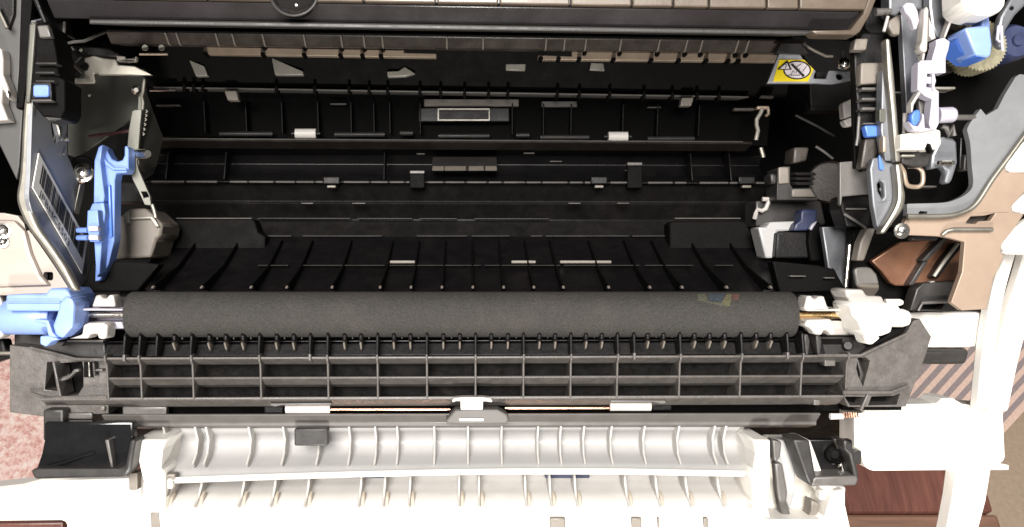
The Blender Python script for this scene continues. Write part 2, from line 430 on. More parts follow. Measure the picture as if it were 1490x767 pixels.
# ================================================================== UPPER RIBBED GUIDE
SL = 0.0135
t = thing("upper_paper_guide", "dark ribbed paper guide strip under the top cover", "paper guide", (680, 62, 0.33))
part("strip", G().ext([(51, .3265), (54, .326), (71, .3305), (74, .345), (60, .36), (51, .35)], 152, 1176, .325, SL), RDG, bev=0.0005)
part("edge_bar", G().ext([(50, .3245), (53.5, .324), (54, .3265), (50, .328)], 155, 1172, .325, SL), GRD, bev=0.0003)
g = G().ext([(53.5, .3240), (71, .3285), (73, .331), (60, .331)], CX - 1.4, CX + 1.4, .32)
repeat("rib", g, BEI, [241, 257, 314, 338, 382, 442, 496, 529, 556, 650, 703, 795, 822, 853, 904, 960, 1000, 1022, 1074, 1089], .325, SL)
t = thing("separator_strip", "tan metal strip below the ribbed guide, left segment", "metal strip", (460, 76, .342))
def yl(px, y, s=SL): return y + (px - CX) * s
def tanpoly(x0, x1, xn, y0, y1):
    return [(x0, yl(x0, y0)), (xn, yl(xn, y0)), (xn, yl(xn, y0 + 7)), (x1, yl(x1, y0 + 7)), (x1, yl(x1, y1)), (x0, yl(x0, y1))]
part("strip", G().prism([(296, 68), (588, 73), (588, 77), (635, 78), (635, 84), (296, 79)], .340, .003), TAN, bev=0.0003)
def teeth(xs, yoff):
    g = G(); p = c(CX, yoff, .338); q = 3.2 * ppm(.338)
    g.rev(p - Vector((0, 0, .004)), p + Vector((0, 0, .0012)), [(0, q), (.8, q), (1, q * .6)], 12)
    repeat("tooth", g, BLD, xs, .338, SL, bev=0)
teeth([384, 443, 497, 530, 557], 73); teeth([382, 442, 495, 527, 554, 298], 83)
t = thing("separator_strip", "tan metal strip below the ribbed guide, right segment beside the warning label", "metal strip", (980, 86, .342))
part("strip", G().prism([(783, 80), (832, 82), (832, 75), (1136, 79), (1134, 90), (783, 87)], .340, .003), TAN, bev=0.0003)
teeth([851, 902, 957, 997, 1020, 1071, 1086], 74.5); teeth([787, 813, 843, 893, 948, 988, 1028, 1060, 1075], 83.5)

# ================================================================== BACK PANEL WITH WINDOWS
t = thing("rear_guide_panel", "black upper rear panel of the cavity with small metal windows", "panel", (680, 110, .36))
SLB = 0.0165
part("panel", G().ext([(70, .352), (130, .358), (134, .36), (134, .40), (70, .40)], 150, 1150, .355, SLB), BLD, bev=0.0004)
for poly, m in (([(275, 87), (297, 96), (302, 110), (285, 111)], TRN), ([(395, 84), (441, 104), (441, 109), (400, 109)], TRN),
             ([(563, 104), (580, 103), (589, 97), (604, 107), (590, 111), (564, 112)], TRN), ([(736, 93), (765, 93), (764, 103), (736, 102)], TRN),
             ([(860, 91), (878, 92), (880, 103), (858, 102)], TRN)):
    part("metal_tab", G().prism(poly, .3538, .003), m, bev=0.0003)
part("ledge", G().ext([(133, .3545), (135.5, .3545), (140, .37), (133, .37)], 222, 1090, .3545, SLB), GRY, bev=0.0003)
g = G(); p = c(CX, 133, .3535); q = 3.0 * ppm(.3535)
g.box(CX - 2.2, 128, CX + 2.2, 140, .353, .006)
repeat("tooth", g, BLD, [268, 282, 295, 402, 458, 508, 537, 564, 611, 641, 676, 711, 739, 811, 843, 887, 937, 978, 1014, 1046], .354, SLB, bev=0.0004)
part("shiny_rod", G().cylx(218, 256, 131, .352, 2.2, 14), CHR, bev=0)
for x, y, w_, h in ((326, 132, 18, 14), (990, 142, 20, 12)):
    part("latch_tab", G().prism([(x, y), (x + w_, y), (x + w_ + 3, y + h), (x + 5, y + h)] if x < 600 else [(x + 2, y), (x + w_, y), (x + w_ - 4, y + h), (x, y + h)], .3515, .004), BEI, bev=0.0004)

# ================================================================== REGISTRATION GUIDE (middle of the cavity)
t = thing("registration_guide", "black middle guide of the cavity with a framed sensor window", "guide", (680, 175, .38))
SLM = 0.007
part("panel", G().ext([(138, .372), (206, .378), (206, .42), (138, .42)], 215, 1120, .375, SLB), BLD, bev=0.0004)
for x0, x1, y0, y1 in ((617, 755, 144, 155), (788, 840, 147, 156)):
    part("mesh_strip", G().box(x0, y0, x1, y1, .3685, .003), BEI if x0 < 700 else GRY, bev=0.0004)
part("sensor_block", G().box(608, 156, 742, 178, .3695, .006), BLG, bev=0.0006)
fr = part("sensor_frame", G().prism(rrect(636.5, 157.5, 713, 176, 1, 2), .3665, .0025, [rrect(639, 160, 711, 173.5, .6, 2)]), TRN, bev=0.0002)
part("sensor_window", G().box(639, 160, 711, 173.5, .3685, .001), GLS, fr, bev=0)
for x0, x1, y in ((480, 504, 150), (226, 262, 152), (942, 962, 155), (1070, 1100, 158)):
    part("edge_tab", G().box(x0, y, x1, y + 2.5, .369, .003), GRY, bev=0.0003)
part("edge_tab", G().box(1068, 157, 1098, 161, .366, .003), BEI, bev=0.0003)
for x0, x1, y in ((320, 397, 198), (487, 560, 199), (582, 601, 197), (638, 712, 201), (751, 770, 200), (786, 857, 203), (942, 1010, 205)):
    part("pinch_bar", G().cylx(x0, x1, y - 3, .3715, 3.6, 14), GRD, bev=0)
g = G().ext([(150, .368), (196, .3705), (196, .378), (150, .378)], CX - 1.2, CX + 1.2, .37)
repeat("rib", g, BLK, [300, 360, 412, 464, 512, 545, 568, 612, 745, 790, 830, 905, 955, 1015], .372, SLM)
g = G()
n_ = thing("feed_roller", "small white feed roller left of the sensor window", "roller", (445, 195, .37), "white feed rollers in the cavity")
part("sleeve", G().cylx(430, 460, 194.5, .369, 7.2, 20), WHT, bev=0); part("axle", G().cylx(424, 466, 194.5, .369, 2.5, 10), GRD, bev=0)
n_ = thing("feed_roller", "small white feed roller right of the sensor window", "roller", (899, 199, .37), "white feed rollers in the cavity")
part("sleeve", G().cylx(885, 913, 199, .369, 7.2, 20), WHT, bev=0); part("axle", G().cylx(879, 919, 199, .369, 2.5, 10), GRD, bev=0)

# ================================================================== LOWER REAR GUIDE
t = thing("lower_rear_guide", "black curved guide with hook tabs across the lower cavity", "guide", (680, 240, .375))
SLM = 0.0055
part("front_bar", G().ext([(204, .3605), (207, .3595), (218, .368), (218, .385), (204, .385)], 225, 1095, .36, SLM), RDG, bev=0.0004)
part("highlight_lip", G().ext([(203.2, .3592), (205.2, .3588), (206, .3605), (203.5, .361)], 228, 1080, .36, SLM), GRY, bev=0.0002)  # grey line painted in as the bar's edge highlight
part("curved_wall", G().ext([(217, .372), (226, .380), (240, .383), (255, .378), (264, .366), (267, .366), (267, .40), (217, .40)], 215, 1118, .372, 0.003), BLG, bev=0.0004)
segs = [(220, 268), (271, 316), (334, 360), (362, 398), (401, 429), (431, 457), (459, 470), (500, 537), (540, 564), (567, 588), (591, 596), (622, 645), (648, 676), (679, 708), (711, 730), (733, 764), (766, 787), (789, 826), (829, 848), (851, 861), (888, 917), (943, 979), (982, 999), (1018, 1060), (1062, 1075), (1100, 1116)]
for a, b_ in segs:
    part("lip_segment", G().ext([(263.8, .3655), (266.3, .365), (268.5, .368), (264, .369)], a, b_, .3655, 0.0022), GRY, bev=0.0003)
part("lower_panel", G().ext([(267, .369), (294, .374), (296, .373), (320, .378), (345, .372), (345, .41), (267, .41)], 212, 1112, .372, 0.002), BLK, bev=0.0005)
for x in (482, 872, 1087):
    h_ = part("hook_tab", G().box(x - 12, 257, x + 12, 268, .3635, .004), BLK, bev=0.0005)
    part("hook_tip", G().box(x - 6.5, 269.5, x + 6.5, 273.5, .3625, .003), BEI, h_, bev=0.0004)
for x, y in ((607, 250), (924, 238)):
    h_ = part("hook_tab", G().box(x - 11, y, x + 11, 274, .3638, .004), BLD, bev=0.0005)
    part("hook_tip", G().box(x - 11, y - 2, x + 11, y + 3, .3625, .003), GRY, h_, bev=0.0004)
w_ = part("wedge_block", G().ext([(228, .376), (247, .3655), (249, .366), (250, .376)], 628, 724, .366, 0), GRD, bev=0.0006, label="grey brown wedge block in the middle")
for a, b_ in ((629, 646), (647, 678), (682, 704), (706, 723)):
    part("wedge_highlight", G().ext([(241.5, .3678), (248, .3645), (249.3, .3655), (243, .370)], a, b_, .366, 0), BEI, w_, bev=0.0003)  # beige strips painted as highlights along the wedge's lower edge
for x0, x1, y in ((438, 456, 295), (512, 532, 295), (827, 845, 295), (898, 916, 295), (800, 818, 234), (762, 778, 222), (910, 926, 247), (606, 618, 223)):
    part("edge_tab", G().box(x0, y, x1, y + 1.8, .366, .004), GRY, bev=0.0003)
g = G().ext([(222, .369), (262, .3655), (262, .372), (222, .380)], CX - 1.1, CX + 1.1, .37)
repeat("rib", g, BLK, [246, 330, 560, 1004, 1060], .37, 0.003)
for a, b_ in ((375, 510), (520, 600), (610, 665), (690, 800)):
    part("seam_lip", G().ext([(317.5, .3735), (319, .3735), (320, .376), (318, .376)], a, b_, .374, 0.002), GRD, bev=0.0002)

# ================================================================== CHUTE TRAY BEHIND THE ROLLER
t = thing("paper_chute", "black finned paper chute directly behind the foam roller", "chute", (680, 390, .32))
part("floor", G().ext([(344, .352), (388, .327), (430, .300), (470, .300), (470, .36), (344, .36)], 215, 1150, .33), BLG, bev=0.0005)
part("shoulder", G().prism([(246, 319), (368, 318), (372, 326), (376, 338), (386, 344), (386, 392), (222, 392), (238, 330)], .342, .01), BLD, bev=0.0006)
part("shoulder", G().prism([(978, 322), (1078, 321), (1086, 324), (1108, 372), (1120, 392), (975, 392), (974, 326)], .342, .01), BLD, bev=0.0006)
for a, b_ in ((384, 424), (440, 556), (606, 680), (686, 742), (772, 790), (794, 916), (920, 970)):
    part("highlight_lip", G().ext([(342, .3505), (344.3, .350), (346, .353), (342.5, .353)], a, b_, .35), GRD, bev=0.0002)
for a, b_ in ((256, 366), (982, 1078)):
    part("highlight_lip", G().ext([(316.8, .3412), (318.6, .3408), (320, .344), (317, .344)], a, b_, .341), GRY, bev=0.0002)
for a, b_ in ((376, 420), (440, 560), (567, 700), (705, 815), (820, 930), (938, 1008), (1040, 1066)):
    part("front_lip", G().ext([(385.3, .3245), (387, .324), (388.5, .327), (385.5, .327)], a, b_, .325), GRD, bev=0.0002)
for x0, x1 in ((567, 604), (744, 780), (815, 890)):
    part("tan_pad", G().box(x0, 379, x1, 383.5, .3262, .003), BEI, bev=0.0004)
g = G().ext([(350, .344), (386, .322), (419, .2935), (422, .297), (422, .31), (350, .36)], CX - 1.3, CX + 1.3, .296)
fins = repeat("fin", g, BLD, [222, 293, 365, 417, 483, 553, 598, 643, 688, 733, 777, 820, 886, 946, 993, 1058, 1122], .296)
gt = G().ext([(415.5, .2942), (419.8, .2925), (421, .295), (417, .2965)], CX - 1.9, CX + 1.9, .2935)
repeat("fin_tip", gt, BEI, [222, 293, 365, 417, 483, 553, 598, 643, 688, 733, 777, 820, 886, 946, 993, 1058, 1122], .2935, bev=0.0003)
part("side_wing", G().prism([(133, 380), (186, 380), (232, 385), (200, 424), (118, 426), (108, 424), (124, 410)], .300, .006), BLD, bev=0.0006)
part("side_wing", G().prism([(1124, 380), (1190, 386), (1215, 392), (1232, 424), (1135, 426)], .300, .006), BLD, bev=0.0006)
for x0, x1, y in ((1150, 1173, 401), (1200, 1215, 403.5)):
    part("edge_tab", G().box(x0, y, x1, y + 2, .2975, .004), GRY, bev=0.0003)

# ================================================================== TRANSFER ROLLER
t = thing("transfer_roller", "long charcoal foam transfer roller on a metal shaft", "roller", (671, 457, .285))
DR = .2855
p = c(CX, 457.5, DR); RR = 33.0 * ppm(DR)
xl_, xr_ = (180 - CX) * .280 / F, (1162 - CX) * .280 / F
g = G(); g.rev((xl_, p[1], p[2]), (xr_, p[1], p[2]), [(0, RR * .86), (.0012, RR * .955), (.004, RR)] + [(k / 40, RR) for k in range(1, 40)] + [(.996, RR), (.9988, RR * .955), (1, RR * .86)], 64)
foam = part("foam_sleeve", g, FOM, bev=0)
sh = part("shaft", G().cylx(100, 181, 458, .2835, 4.2, 18), CHR, bev=0)
sh2 = part("shaft", G().cylx(1160, 1240, 459, .2835, 4.6, 18), GLD, bev=0, label="brass coloured right shaft end")
part("collar", G().cylx(120, 123, 458, .2835, 5.0, 18), CHR, sh, bev=0)
part("collar", G().cylx(1208, 1211, 459, .2835, 5.4, 18), GLD, sh2, bev=0)
# rainbow reflection painted as tinted patches on the foam near the right end
def on_roller(px, py, lift=.00012):
    v = c(px, py, 1.0); a = v[1] ** 2 + v[2] ** 2; b_ = -2 * (v[1] * p[1] + v[2] * p[2]); cc = p[1] ** 2 + p[2] ** 2 - (RR + lift) ** 2
    tt = (-b_ - math.sqrt(max(0, b_ * b_ - 4 * a * cc))) / (2 * a)
    return v * tt
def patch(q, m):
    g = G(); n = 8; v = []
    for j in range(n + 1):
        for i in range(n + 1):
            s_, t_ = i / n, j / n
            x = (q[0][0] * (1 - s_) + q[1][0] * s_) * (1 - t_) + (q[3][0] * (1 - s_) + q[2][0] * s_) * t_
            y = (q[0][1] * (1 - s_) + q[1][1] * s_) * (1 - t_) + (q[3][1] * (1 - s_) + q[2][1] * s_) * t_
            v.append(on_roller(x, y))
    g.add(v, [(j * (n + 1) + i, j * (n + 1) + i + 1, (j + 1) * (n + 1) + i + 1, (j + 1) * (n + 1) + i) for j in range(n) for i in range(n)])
    return part("painted_reflection", g, m, foam, bev=0)
SM = [mat("reflection_tint_%s" % n_, c_, .9, spec=.1, var=.4, vscale=1500, bump=.8, bscale=1700) for n_, c_ in (("olive", (.06, .062, .045)), ("blue", (.036, .043, .052)), ("yellow", (.078, .073, .042)), ("red", (.08, .043, .036)))]
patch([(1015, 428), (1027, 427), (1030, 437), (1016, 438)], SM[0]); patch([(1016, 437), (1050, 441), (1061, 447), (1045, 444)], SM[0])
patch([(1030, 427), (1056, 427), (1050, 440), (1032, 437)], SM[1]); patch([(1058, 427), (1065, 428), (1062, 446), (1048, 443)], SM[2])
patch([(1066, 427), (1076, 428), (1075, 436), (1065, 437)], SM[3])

# left blue bearing holder
t = thing("blue_bearing_holder", "light blue roller holder at the left end of the foam roller", "holder", (70, 470, .28))
b0 = part("body", G().rev(c(8, 462, .281), c(80, 462, .281), [(0, .0052), (.03, .0056), (.97, .0056), (1, .0053)], 28), BLU, bev=0)
part("upper_block", G().prism([(8, 429), (38, 428), (66, 428), (72, 419.5), (96, 419.5), (104, 432), (104, 450), (86, 453), (8, 453)], .2725, .018), BLU, bev=0.0008)
part("ridge", G().box(8, 438.5, 87, 441, .2712, .002), BLU, bev=0.0004)
part("flange", G().prism([(86, 440), (97, 430), (106, 436), (108, 446), (106, 476), (91, 493), (80, 489), (76, 474), (82, 458)], .2715, .012), BLU, bev=0.0009)
part("neck", G().rev(c(92, 463, .2825), c(119, 465, .2825), [(0, .0037), (.8, .0036), (1, .0029)], 24), BLU, bev=0)
part("peg", G().cyl(c(96, 436, .277), c(106, 437, .277), .0013, 16), BLU, bev=0)
part("clip", G().prism([(50, 464), (70, 466), (76, 484), (84, 492), (70, 489), (66, 471), (50, 468)], .2708, .004), BLU, bev=0.0004)
part("foot", G().prism([(58, 489), (74, 489), (88, 494), (74, 497), (67, 505), (58, 501)], .2730, .006), BLU, bev=0.0005)
part("arm", G().prism([(104, 446), (117, 443), (118, 449), (178, 449.5), (178, 452), (106, 452)], .278, .004), LIL, bev=0.0004)
t = thing("shaft_cradle", "translucent white shaft cradle between the blue holder and the foam roller", "cradle", (145, 465, .29))
part("trough", G().ext([(447, .2845), (450, .2835), (453, .292), (466, .292), (469, .283), (478, .2845), (480, .30), (447, .30)], 106, 179, .284), LIL, bev=0.0005)
part("upper_clip", G().prism([(133, 447), (139, 429.5), (146, 429), (149, 434.5), (155, 434.5), (158, 429), (165, 429), (168, 447)], .279, .006), NAT, bev=0.0006)
part("lower_clip", G().prism([(99, 493), (119, 487), (121, 473), (128, 470), (150, 469), (157, 473), (155, 492), (150, 494), (143, 493), (141, 486), (131, 486), (128, 493)], .2765, .007), NAT, bev=0.0007)

# right white holder and cradle
t = thing("white_bearing_holder", "white roller holder with grey tongue at the right end", "holder", (1270, 460, .28))
part("main_block", G().prism([(1236, 441), (1242, 439), (1292, 440), (1296, 452), (1300, 470), (1298, 484), (1284, 489), (1264, 490), (1256, 486), (1250, 468), (1242, 460)], .2695, .014), WHT, bev=0.0012)
part("shoulder_block", G().prism([(1229, 421), (1256, 421), (1262, 431), (1284, 431), (1288, 441), (1290, 452), (1236, 452), (1238, 441), (1232, 430)], .273, .012), NAT, bev=0.0008)
part("hub", G().rev(c(1290, 462, .281), c(1320, 463, .281), [(0, .0031), (.75, .003), (1, .0024)], 24), WHT, bev=0)
part("lower_lug", G().prism([(1252, 478), (1276, 484), (1282, 492), (1270, 502), (1262, 501), (1258, 490)], .2725, .008), WHT, bev=0.0008)
part("peg", G().rev(c(1288, 440, .2765), c(1313, 440, .2765), [(0, .0011), (.85, .0011), (1, .0007)], 16), WHT, bev=0)
part("step", G().prism([(1292, 444), (1306, 443), (1312, 452), (1310, 458), (1294, 458)], .276, .007), WHT, bev=0.0006)
tg = part("tongue", G().prism([(1243, 393), (1248, 389), (1262, 388.5), (1268, 390), (1276, 399), (1280, 414), (1247, 414)], .2725, .002), GRY, bev=0.0006, label="grey metal tongue")
part("tongue_fold", G().prism([(1247, 413), (1280, 414), (1280, 420, .276), (1273, 431, .279), (1258, 431, .279), (1252, 421, .276)], .2722, .002), BEI, tg, bev=0.0005)
t = thing("shaft_cradle", "white shaft cradle between the foam roller and the white holder", "cradle", (1200, 465, .29))
part("trough", G().ext([(450, .2845), (453, .283), (456, .292), (464, .292), (467, .283), (478, .284), (488, .286), (488, .30), (450, .30)], 1206, 1252, .284), NAT, bev=0.0005)
part("upper_clip", G().prism([(1170, 449), (1174, 431), (1180, 430), (1184, 435), (1188, 435), (1191, 431), (1199, 431), (1204, 446), (1209, 449), (1222, 449), (1226, 445), (1236, 446), (1240, 453), (1174, 453)], .2785, .007), NAT, bev=0.0006)
part("lower_clip", G().prism([(1174, 465), (1208, 464), (1215, 470), (1216, 487), (1208, 488), (1205, 481), (1199, 481), (1196, 488), (1186, 487), (1180, 478), (1170, 474)], .2765, .008), NAT, bev=0.0007)

# ================================================================== RIBBED TRANSFER FRAME
t = thing("ribbed_frame", "dusty charcoal ribbed frame bar below the foam roller", "frame", (690, 580, .29))
SLF = -0.0035
part("floor_plate", G().ext([(498, .2875), (600, .297), (600, .305), (498, .305)], 152, 1240, .286, SLF), FRD, bev=0)
part("rail", G().ext([(518, .2795), (521.5, .2793), (530, .2865), (530, .296), (518, .296)], 156, 1236, .28, SLF), FRM, bev=0.0003)
part("rail", G().ext([(547.2, .2810), (550, .2808), (562, .2878), (562, .297), (547.2, .297)], 158, 1228, .281, SLF), FRM, bev=0.0003)
part("rail", G().ext([(576.5, .2818), (580.5, .2816), (590, .2868), (592, .297), (576.5, .297)], 60, 1228, .282, SLF), FRM, bev=0.0003)
part("shelf", G().ext([(499, .2860), (517, .2836), (519, .297), (499, .297)], 152, 1200, .2845, SLF), FRD, bev=0.0004)
RIBS = [154, 203, 279, 378, 476.5, 549, 621, 692, 762, 831, 899, 990, 1079, 1168]
g = G().ext([(513, .2795), (516, .2782), (524, .2785), (530, .2800), (579, .2812), (581, .2825), (581, .296), (513, .296)], CX - 1.5, CX + 1.5, .279)
repeat("rib", g, FRM, RIBS + [1234], .2795, SLF)
FINS = [181, 203, 228, 278, 377, 451, 476.5, 549, 621, 692, 762, 831, 899, 923, 990, 1079, 1146, 1168]
g = G().ext([(483, .2815), (486, .2795), (495, .2792), (508, .2785), (516, .2784), (518, .286), (500, .290), (484, .287)], CX - 2.0, CX + 2.0, .28)
repeat("guide_fin", g, BLK, FINS, .2795, SLF, bev=0.0004)
g = G().ext([(514, .2783), (524, .2782), (527, .2815), (514, .283)], CX - 2.0, CX + 2.0, .279)
repeat("fin_foot", g, FRM, [181, 451, 923, 1146], .279, SLF, bev=0.0003)
PINS = [253, 304, 328, 353, 402, 427, 501, 525, 573, 597, 645, 669, 715, 739, 785, 808, 853, 876, 943, 966, 1011, 1033, 1055, 1101, 1122]
g = G().ext([(496, .2815), (498, .2800), (509, .2826), (512, .2858), (496, .287)], CX - 1.5, CX + 1.5, .281)
repeat("pin", g, BEI, PINS, .2815, SLF, bev=0.0004)
g = G().ext([(483, .2818), (486, .2800), (494, .2800), (499, .283), (499, .288), (484, .287)], CX - 3.0, CX + 3.0, .2805)
repeat("comb_tooth", g, BLK, PINS + [1189], .2805, SLF, bev=0.0006)
g = G().ext([(487, .2850), (492.5, .2846), (493, .287), (487, .288)], CX - .8, CX + .8, .285)
repeat("comb_glint", g, GRY, [x + 12 for x in PINS], .285, SLF, bev=0.0002)
for x0, x1 in ((160, 205), (208, 280)):
    pass
g = G().ext([(494.5, .2855), (496.5, .2852), (499, .287), (495, .288)], 150, 1190, .2855, SLF)
part("comb_bar", g, BLG, bev=0.0003)
# left end wing
lw = part("end_wing", G().prism([(14, 502), (45, 506), (110, 522), (156, 525), (158, 562), (158, 602), (62, 606), (14, 600)], .2855, .012,
     [[(68, 527), (76, 527), (83, 569), (65, 567)], [(81, 529), (119, 526), (121, 536), (121, 562), (113, 575), (89, 577)]]), FRM, bev=0.0006)
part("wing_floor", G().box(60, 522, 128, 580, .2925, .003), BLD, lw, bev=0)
part("ridge", G().tube([(44, 506, .2845), (76, 513.5, .2835), (110, 522.5, .281), (156, 523.5, .2795)], .0005, 8), FRM, lw, bev=0)
part("ridge", G().tube([(45, 572, .2845), (65, 579, .283), (90, 578.5, .282), (156, 578, .2817)], .0005, 8), FRM, lw, bev=0)
part("wing_rib", G().prism([(75, 527), (79, 527), (89, 577), (85.5, 577)], .2815, .01), FRM, lw, bev=0.0004)
part("lever", G().prism([(82, 549), (96, 549), (108, 537), (114, 537), (115, 541), (109, 542), (98, 552), (90, 555), (83, 553)], .2835, .003), GRY, lw, bev=0.0005)
part("pin", G().cyl(c(129.5, 527, .283), c(130.5, 548, .283), .0004, 10), CHR, lw, bev=0)
part("slot_plate", G().box(122, 527, 135, 549, .2848, .002), BLD, lw, bev=0)
part("wing_post", G().prism([(133, 527), (137, 527), (139, 547), (135, 548)], .2825, .004), GRD, lw, bev=0.0004)
part("cross_bar", G().box(138, 537, 149, 540.5, .2825, .003), GRY, lw, bev=0.0004)
part("deck", G().prism([(58, 500), (90, 497), (152, 497), (154, 522), (112, 520), (62, 508)], .2875, .008), GRD, lw, bev=0.0006)
part("deck_lip", G().prism([(95, 496, .2835), (150, 496, .2835), (150, 500, .2835), (100, 501, .2835), (88, 504.5, .2835)], .2835, .003), BLK, lw, bev=0.0004)
part("deck_edge", G().box(97, 495.2, 150, 497.3, .2825, .003), GRY, lw, bev=0.0003)
# right end wing
rw = part("end_wing", G().prism([(1236, 518), (1252, 520.5), (1300, 497), (1318, 486), (1329, 467), (1338, 464), (1355, 490), (1345, 522), (1318, 592), (1234, 592), (1228, 578)], .2815, .012,
     [[(1248, 521), (1260, 520), (1266, 525), (1256, 563), (1249, 548), (1246, 536)], [(1228.5, 577), (1261, 577.5), (1257, 590), (1237, 590)], [(1268, 577), (1300, 576), (1310, 572), (1305, 589), (1263, 590)]]), FRM, bev=0.0007)
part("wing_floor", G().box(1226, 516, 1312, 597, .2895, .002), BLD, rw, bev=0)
part("ridge", G().tube([(1190, 517.5, .2795), (1252, 517.5, .2795), (1285, 502, .2795), (1318, 487, .2798)], .00055, 8), FRM, rw, bev=0)
part("ridge", G().tube([(1226, 571, .2805), (1296, 571.5, .2803), (1308, 567, .2803), (1320, 562, .281)], .0007, 8), FRM, rw, bev=0)
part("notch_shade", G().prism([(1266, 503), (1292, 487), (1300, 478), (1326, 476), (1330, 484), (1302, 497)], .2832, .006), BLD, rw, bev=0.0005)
part("wing_rib", G().prism([(1246, 522), (1250, 522), (1258, 545), (1252, 562), (1248, 562), (1252, 545)], .2825, .004), GRD, rw, bev=0.0004)
part("strut", G().prism([(1262, 573), (1267, 573), (1256, 598), (1251, 598)], .2805, .006), FRM, rw, bev=0.0004)
part("deck", G().prism([(1190, 490), (1248, 490), (1262, 505), (1250, 517), (1190, 518)], .2855, .008), GRD, rw, bev=0.0006)
part("deck_slot", G().box(1192, 493, 1226, 501, .2850, .002), BLD, rw, bev=0)
part("boss", G().rev(c(1234, 503, .286), c(1234, 503, .283), [(0, .0018), (.8, .0017), (1, .0012)], 20), GRD, rw, bev=0)
part("block", G().box(1200, 523, 1216, 533, .2835, .006), GRY, rw, bev=0.0004)
for x in (1172, 1189):
    part("end_fin", G().prism([(x - 2, 487), (x + 4, 486), (x + 7, 497), (x + 5, 516), (x + 1, 517), (x - 1, 500)], .2795, .006), GRD, rw, bev=0.0005)

# ================================================================== LOWER FEED SHAFT
t = thing("lower_feed_bar", "dark grey bar with a recessed groove below the ribbed frame", "bar", (680, 610, .29))
part("groove", G().ext([(588, .292), (603, .295), (603, .305), (588, .305)], 140, 1205, .29, SLF), BLD, bev=0)
part("lower_lip", G().ext([(601.5, .2850), (604, .2845), (614, .288), (620, .288), (623, .296), (601.5, .296)], 150, 1192, .286, -0.002), GRY, bev=0.0005)
part("left_plate", G().box(92, 601, 134, 610, .284, .004), GRY, bev=0.0005)
part("left_clip", G().box(146, 591, 152, 598, .284, .004), BEI, bev=0.0005)
part("clear_window", G().box(178, 592, 242, 608, .2865, .003), GRY, bev=0.0005)
part("spring", G().tube([(1226 + .9 * k, 604 + (3.2 if k % 2 else -3.2), .286 + (.0008 if k % 4 < 2 else -.0008)) for k in range(26)], .00022, 6), COP, bev=0, label="small copper spring at the right end")
part("spring_cap", G().cylx(1208, 1226, 606, .286, 4.5, 16), WHT, bev=0)
part("pivot", G().box(1184, 581, 1194, 590, .2835, .004), GRY, bev=0.0005)
sh = part("shaft", G().cylx(478, 655, 596, .2865, 2.3, 14), COP, bev=0)
sh = part("shaft", G().cylx(735, 892, 594, .2865, 2.3, 14), COP, bev=0)
NP = thing("pinch_roller", "white pinch roller on the left of the copper shaft", "roller", (446, 595, .287), "white pinch rollers under the ribbed frame")
part("sleeve", G().cylx(414, 479, 594.5, .2865, 7.6, 22, .284), NAT, bev=0)
part("holder", G().prism([(393, 587), (482, 586.5), (482, 589), (410, 589.5), (400, 592), (393, 590)], .2825, .003), GRY, bev=0.0004)
part("end_clip", G().box(384, 588, 412, 602, .288, .004), BLK, bev=0.0005)
NP = thing("pinch_roller", "white pinch roller on the right of the copper shaft", "roller", (919, 591, .287), "white pinch rollers under the ribbed frame")
part("sleeve", G().cylx(889, 949, 590.5, .2865, 7.6, 22, .284), NAT, bev=0)
part("holder", G().prism([(888, 582.5), (968, 582.5), (970, 587), (962, 588), (950, 585), (888, 585)], .2825, .003), GRY, bev=0.0004)
part("end_clip", G().box(949, 587, 978, 598, .288, .004), BLK, bev=0.0005)
t = thing("centre_clip", "white clip over a grey box at the middle of the frame", "clip", (687, 590, .285))
part("clip_body", G().box(670, 578.5, 703, 597, .2800, .005), WHT, bev=0.0006)
part("clip_wing", G().prism([(657, 583), (660, 579), (673, 577.8), (702, 577.8), (714, 579), (717, 583), (716, 586), (708, 584.5), (664, 584), (659, 586)], .2805, .004), NAT, bev=0.0005)
part("box", G().prism([(648, 612), (662, 596), (724, 596), (738, 603), (741, 610), (738, 617), (650, 617)], .2812, .008), GRY, bev=0.0008)
part("box_slot", G().box(668, 609, 704, 613, .2806, .002), LBW, bev=0.0003)

# ================================================================== WHITE FRONT DOOR
t = thing("front_door", "overexposed white front door with two rows of ribs", "door", (680, 720, .30))
# upper trough: concave, then a rim that bows downward at its left end
def trough(xa, xb, dx=24):
    prof = cr([(612, .2890), (626, .2960), (640, .2985), (656, .2965), (668, .2915), (676, .2880), (690, .2845)], 4)
    g = G(); v = []; n = len(prof); cols = []
    K = dx
    for i in range(K + 1):
        px = xa + (xb - xa) * i / K
        x = (px - CX) * .288 / F
        sag = 15.0 * max(0.0, (760 - px) / 530.0) ** 1.5 + 4.0 * max(0.0, (px - 900) / 200.0)
        row = []
        for j, (py, d) in enumerate(prof):
            w_ = max(0, (py - 640) / 50.0)
            row.append(Vector((x, (CY - py - sag * w_) * d / F, -d)))
        row += [Vector((r[0], r[1], r[2] - .002)) for r in reversed(row)]
        cols.append(row)
    m = 2 * n
    v = [q for r in cols for q in r]; f = []
    for i in range(K):
        for j in range(m): f.append((i * m + j, i * m + (j + 1) % m, (i + 1) * m + (j + 1) % m, (i + 1) * m + j))
    f += [tuple(range(m)), tuple(reversed(range(K * m, K * m + m)))]
    return g.add(v, f)
part("trough", trough(236, 1092), WHG, bev=0, curved=True)
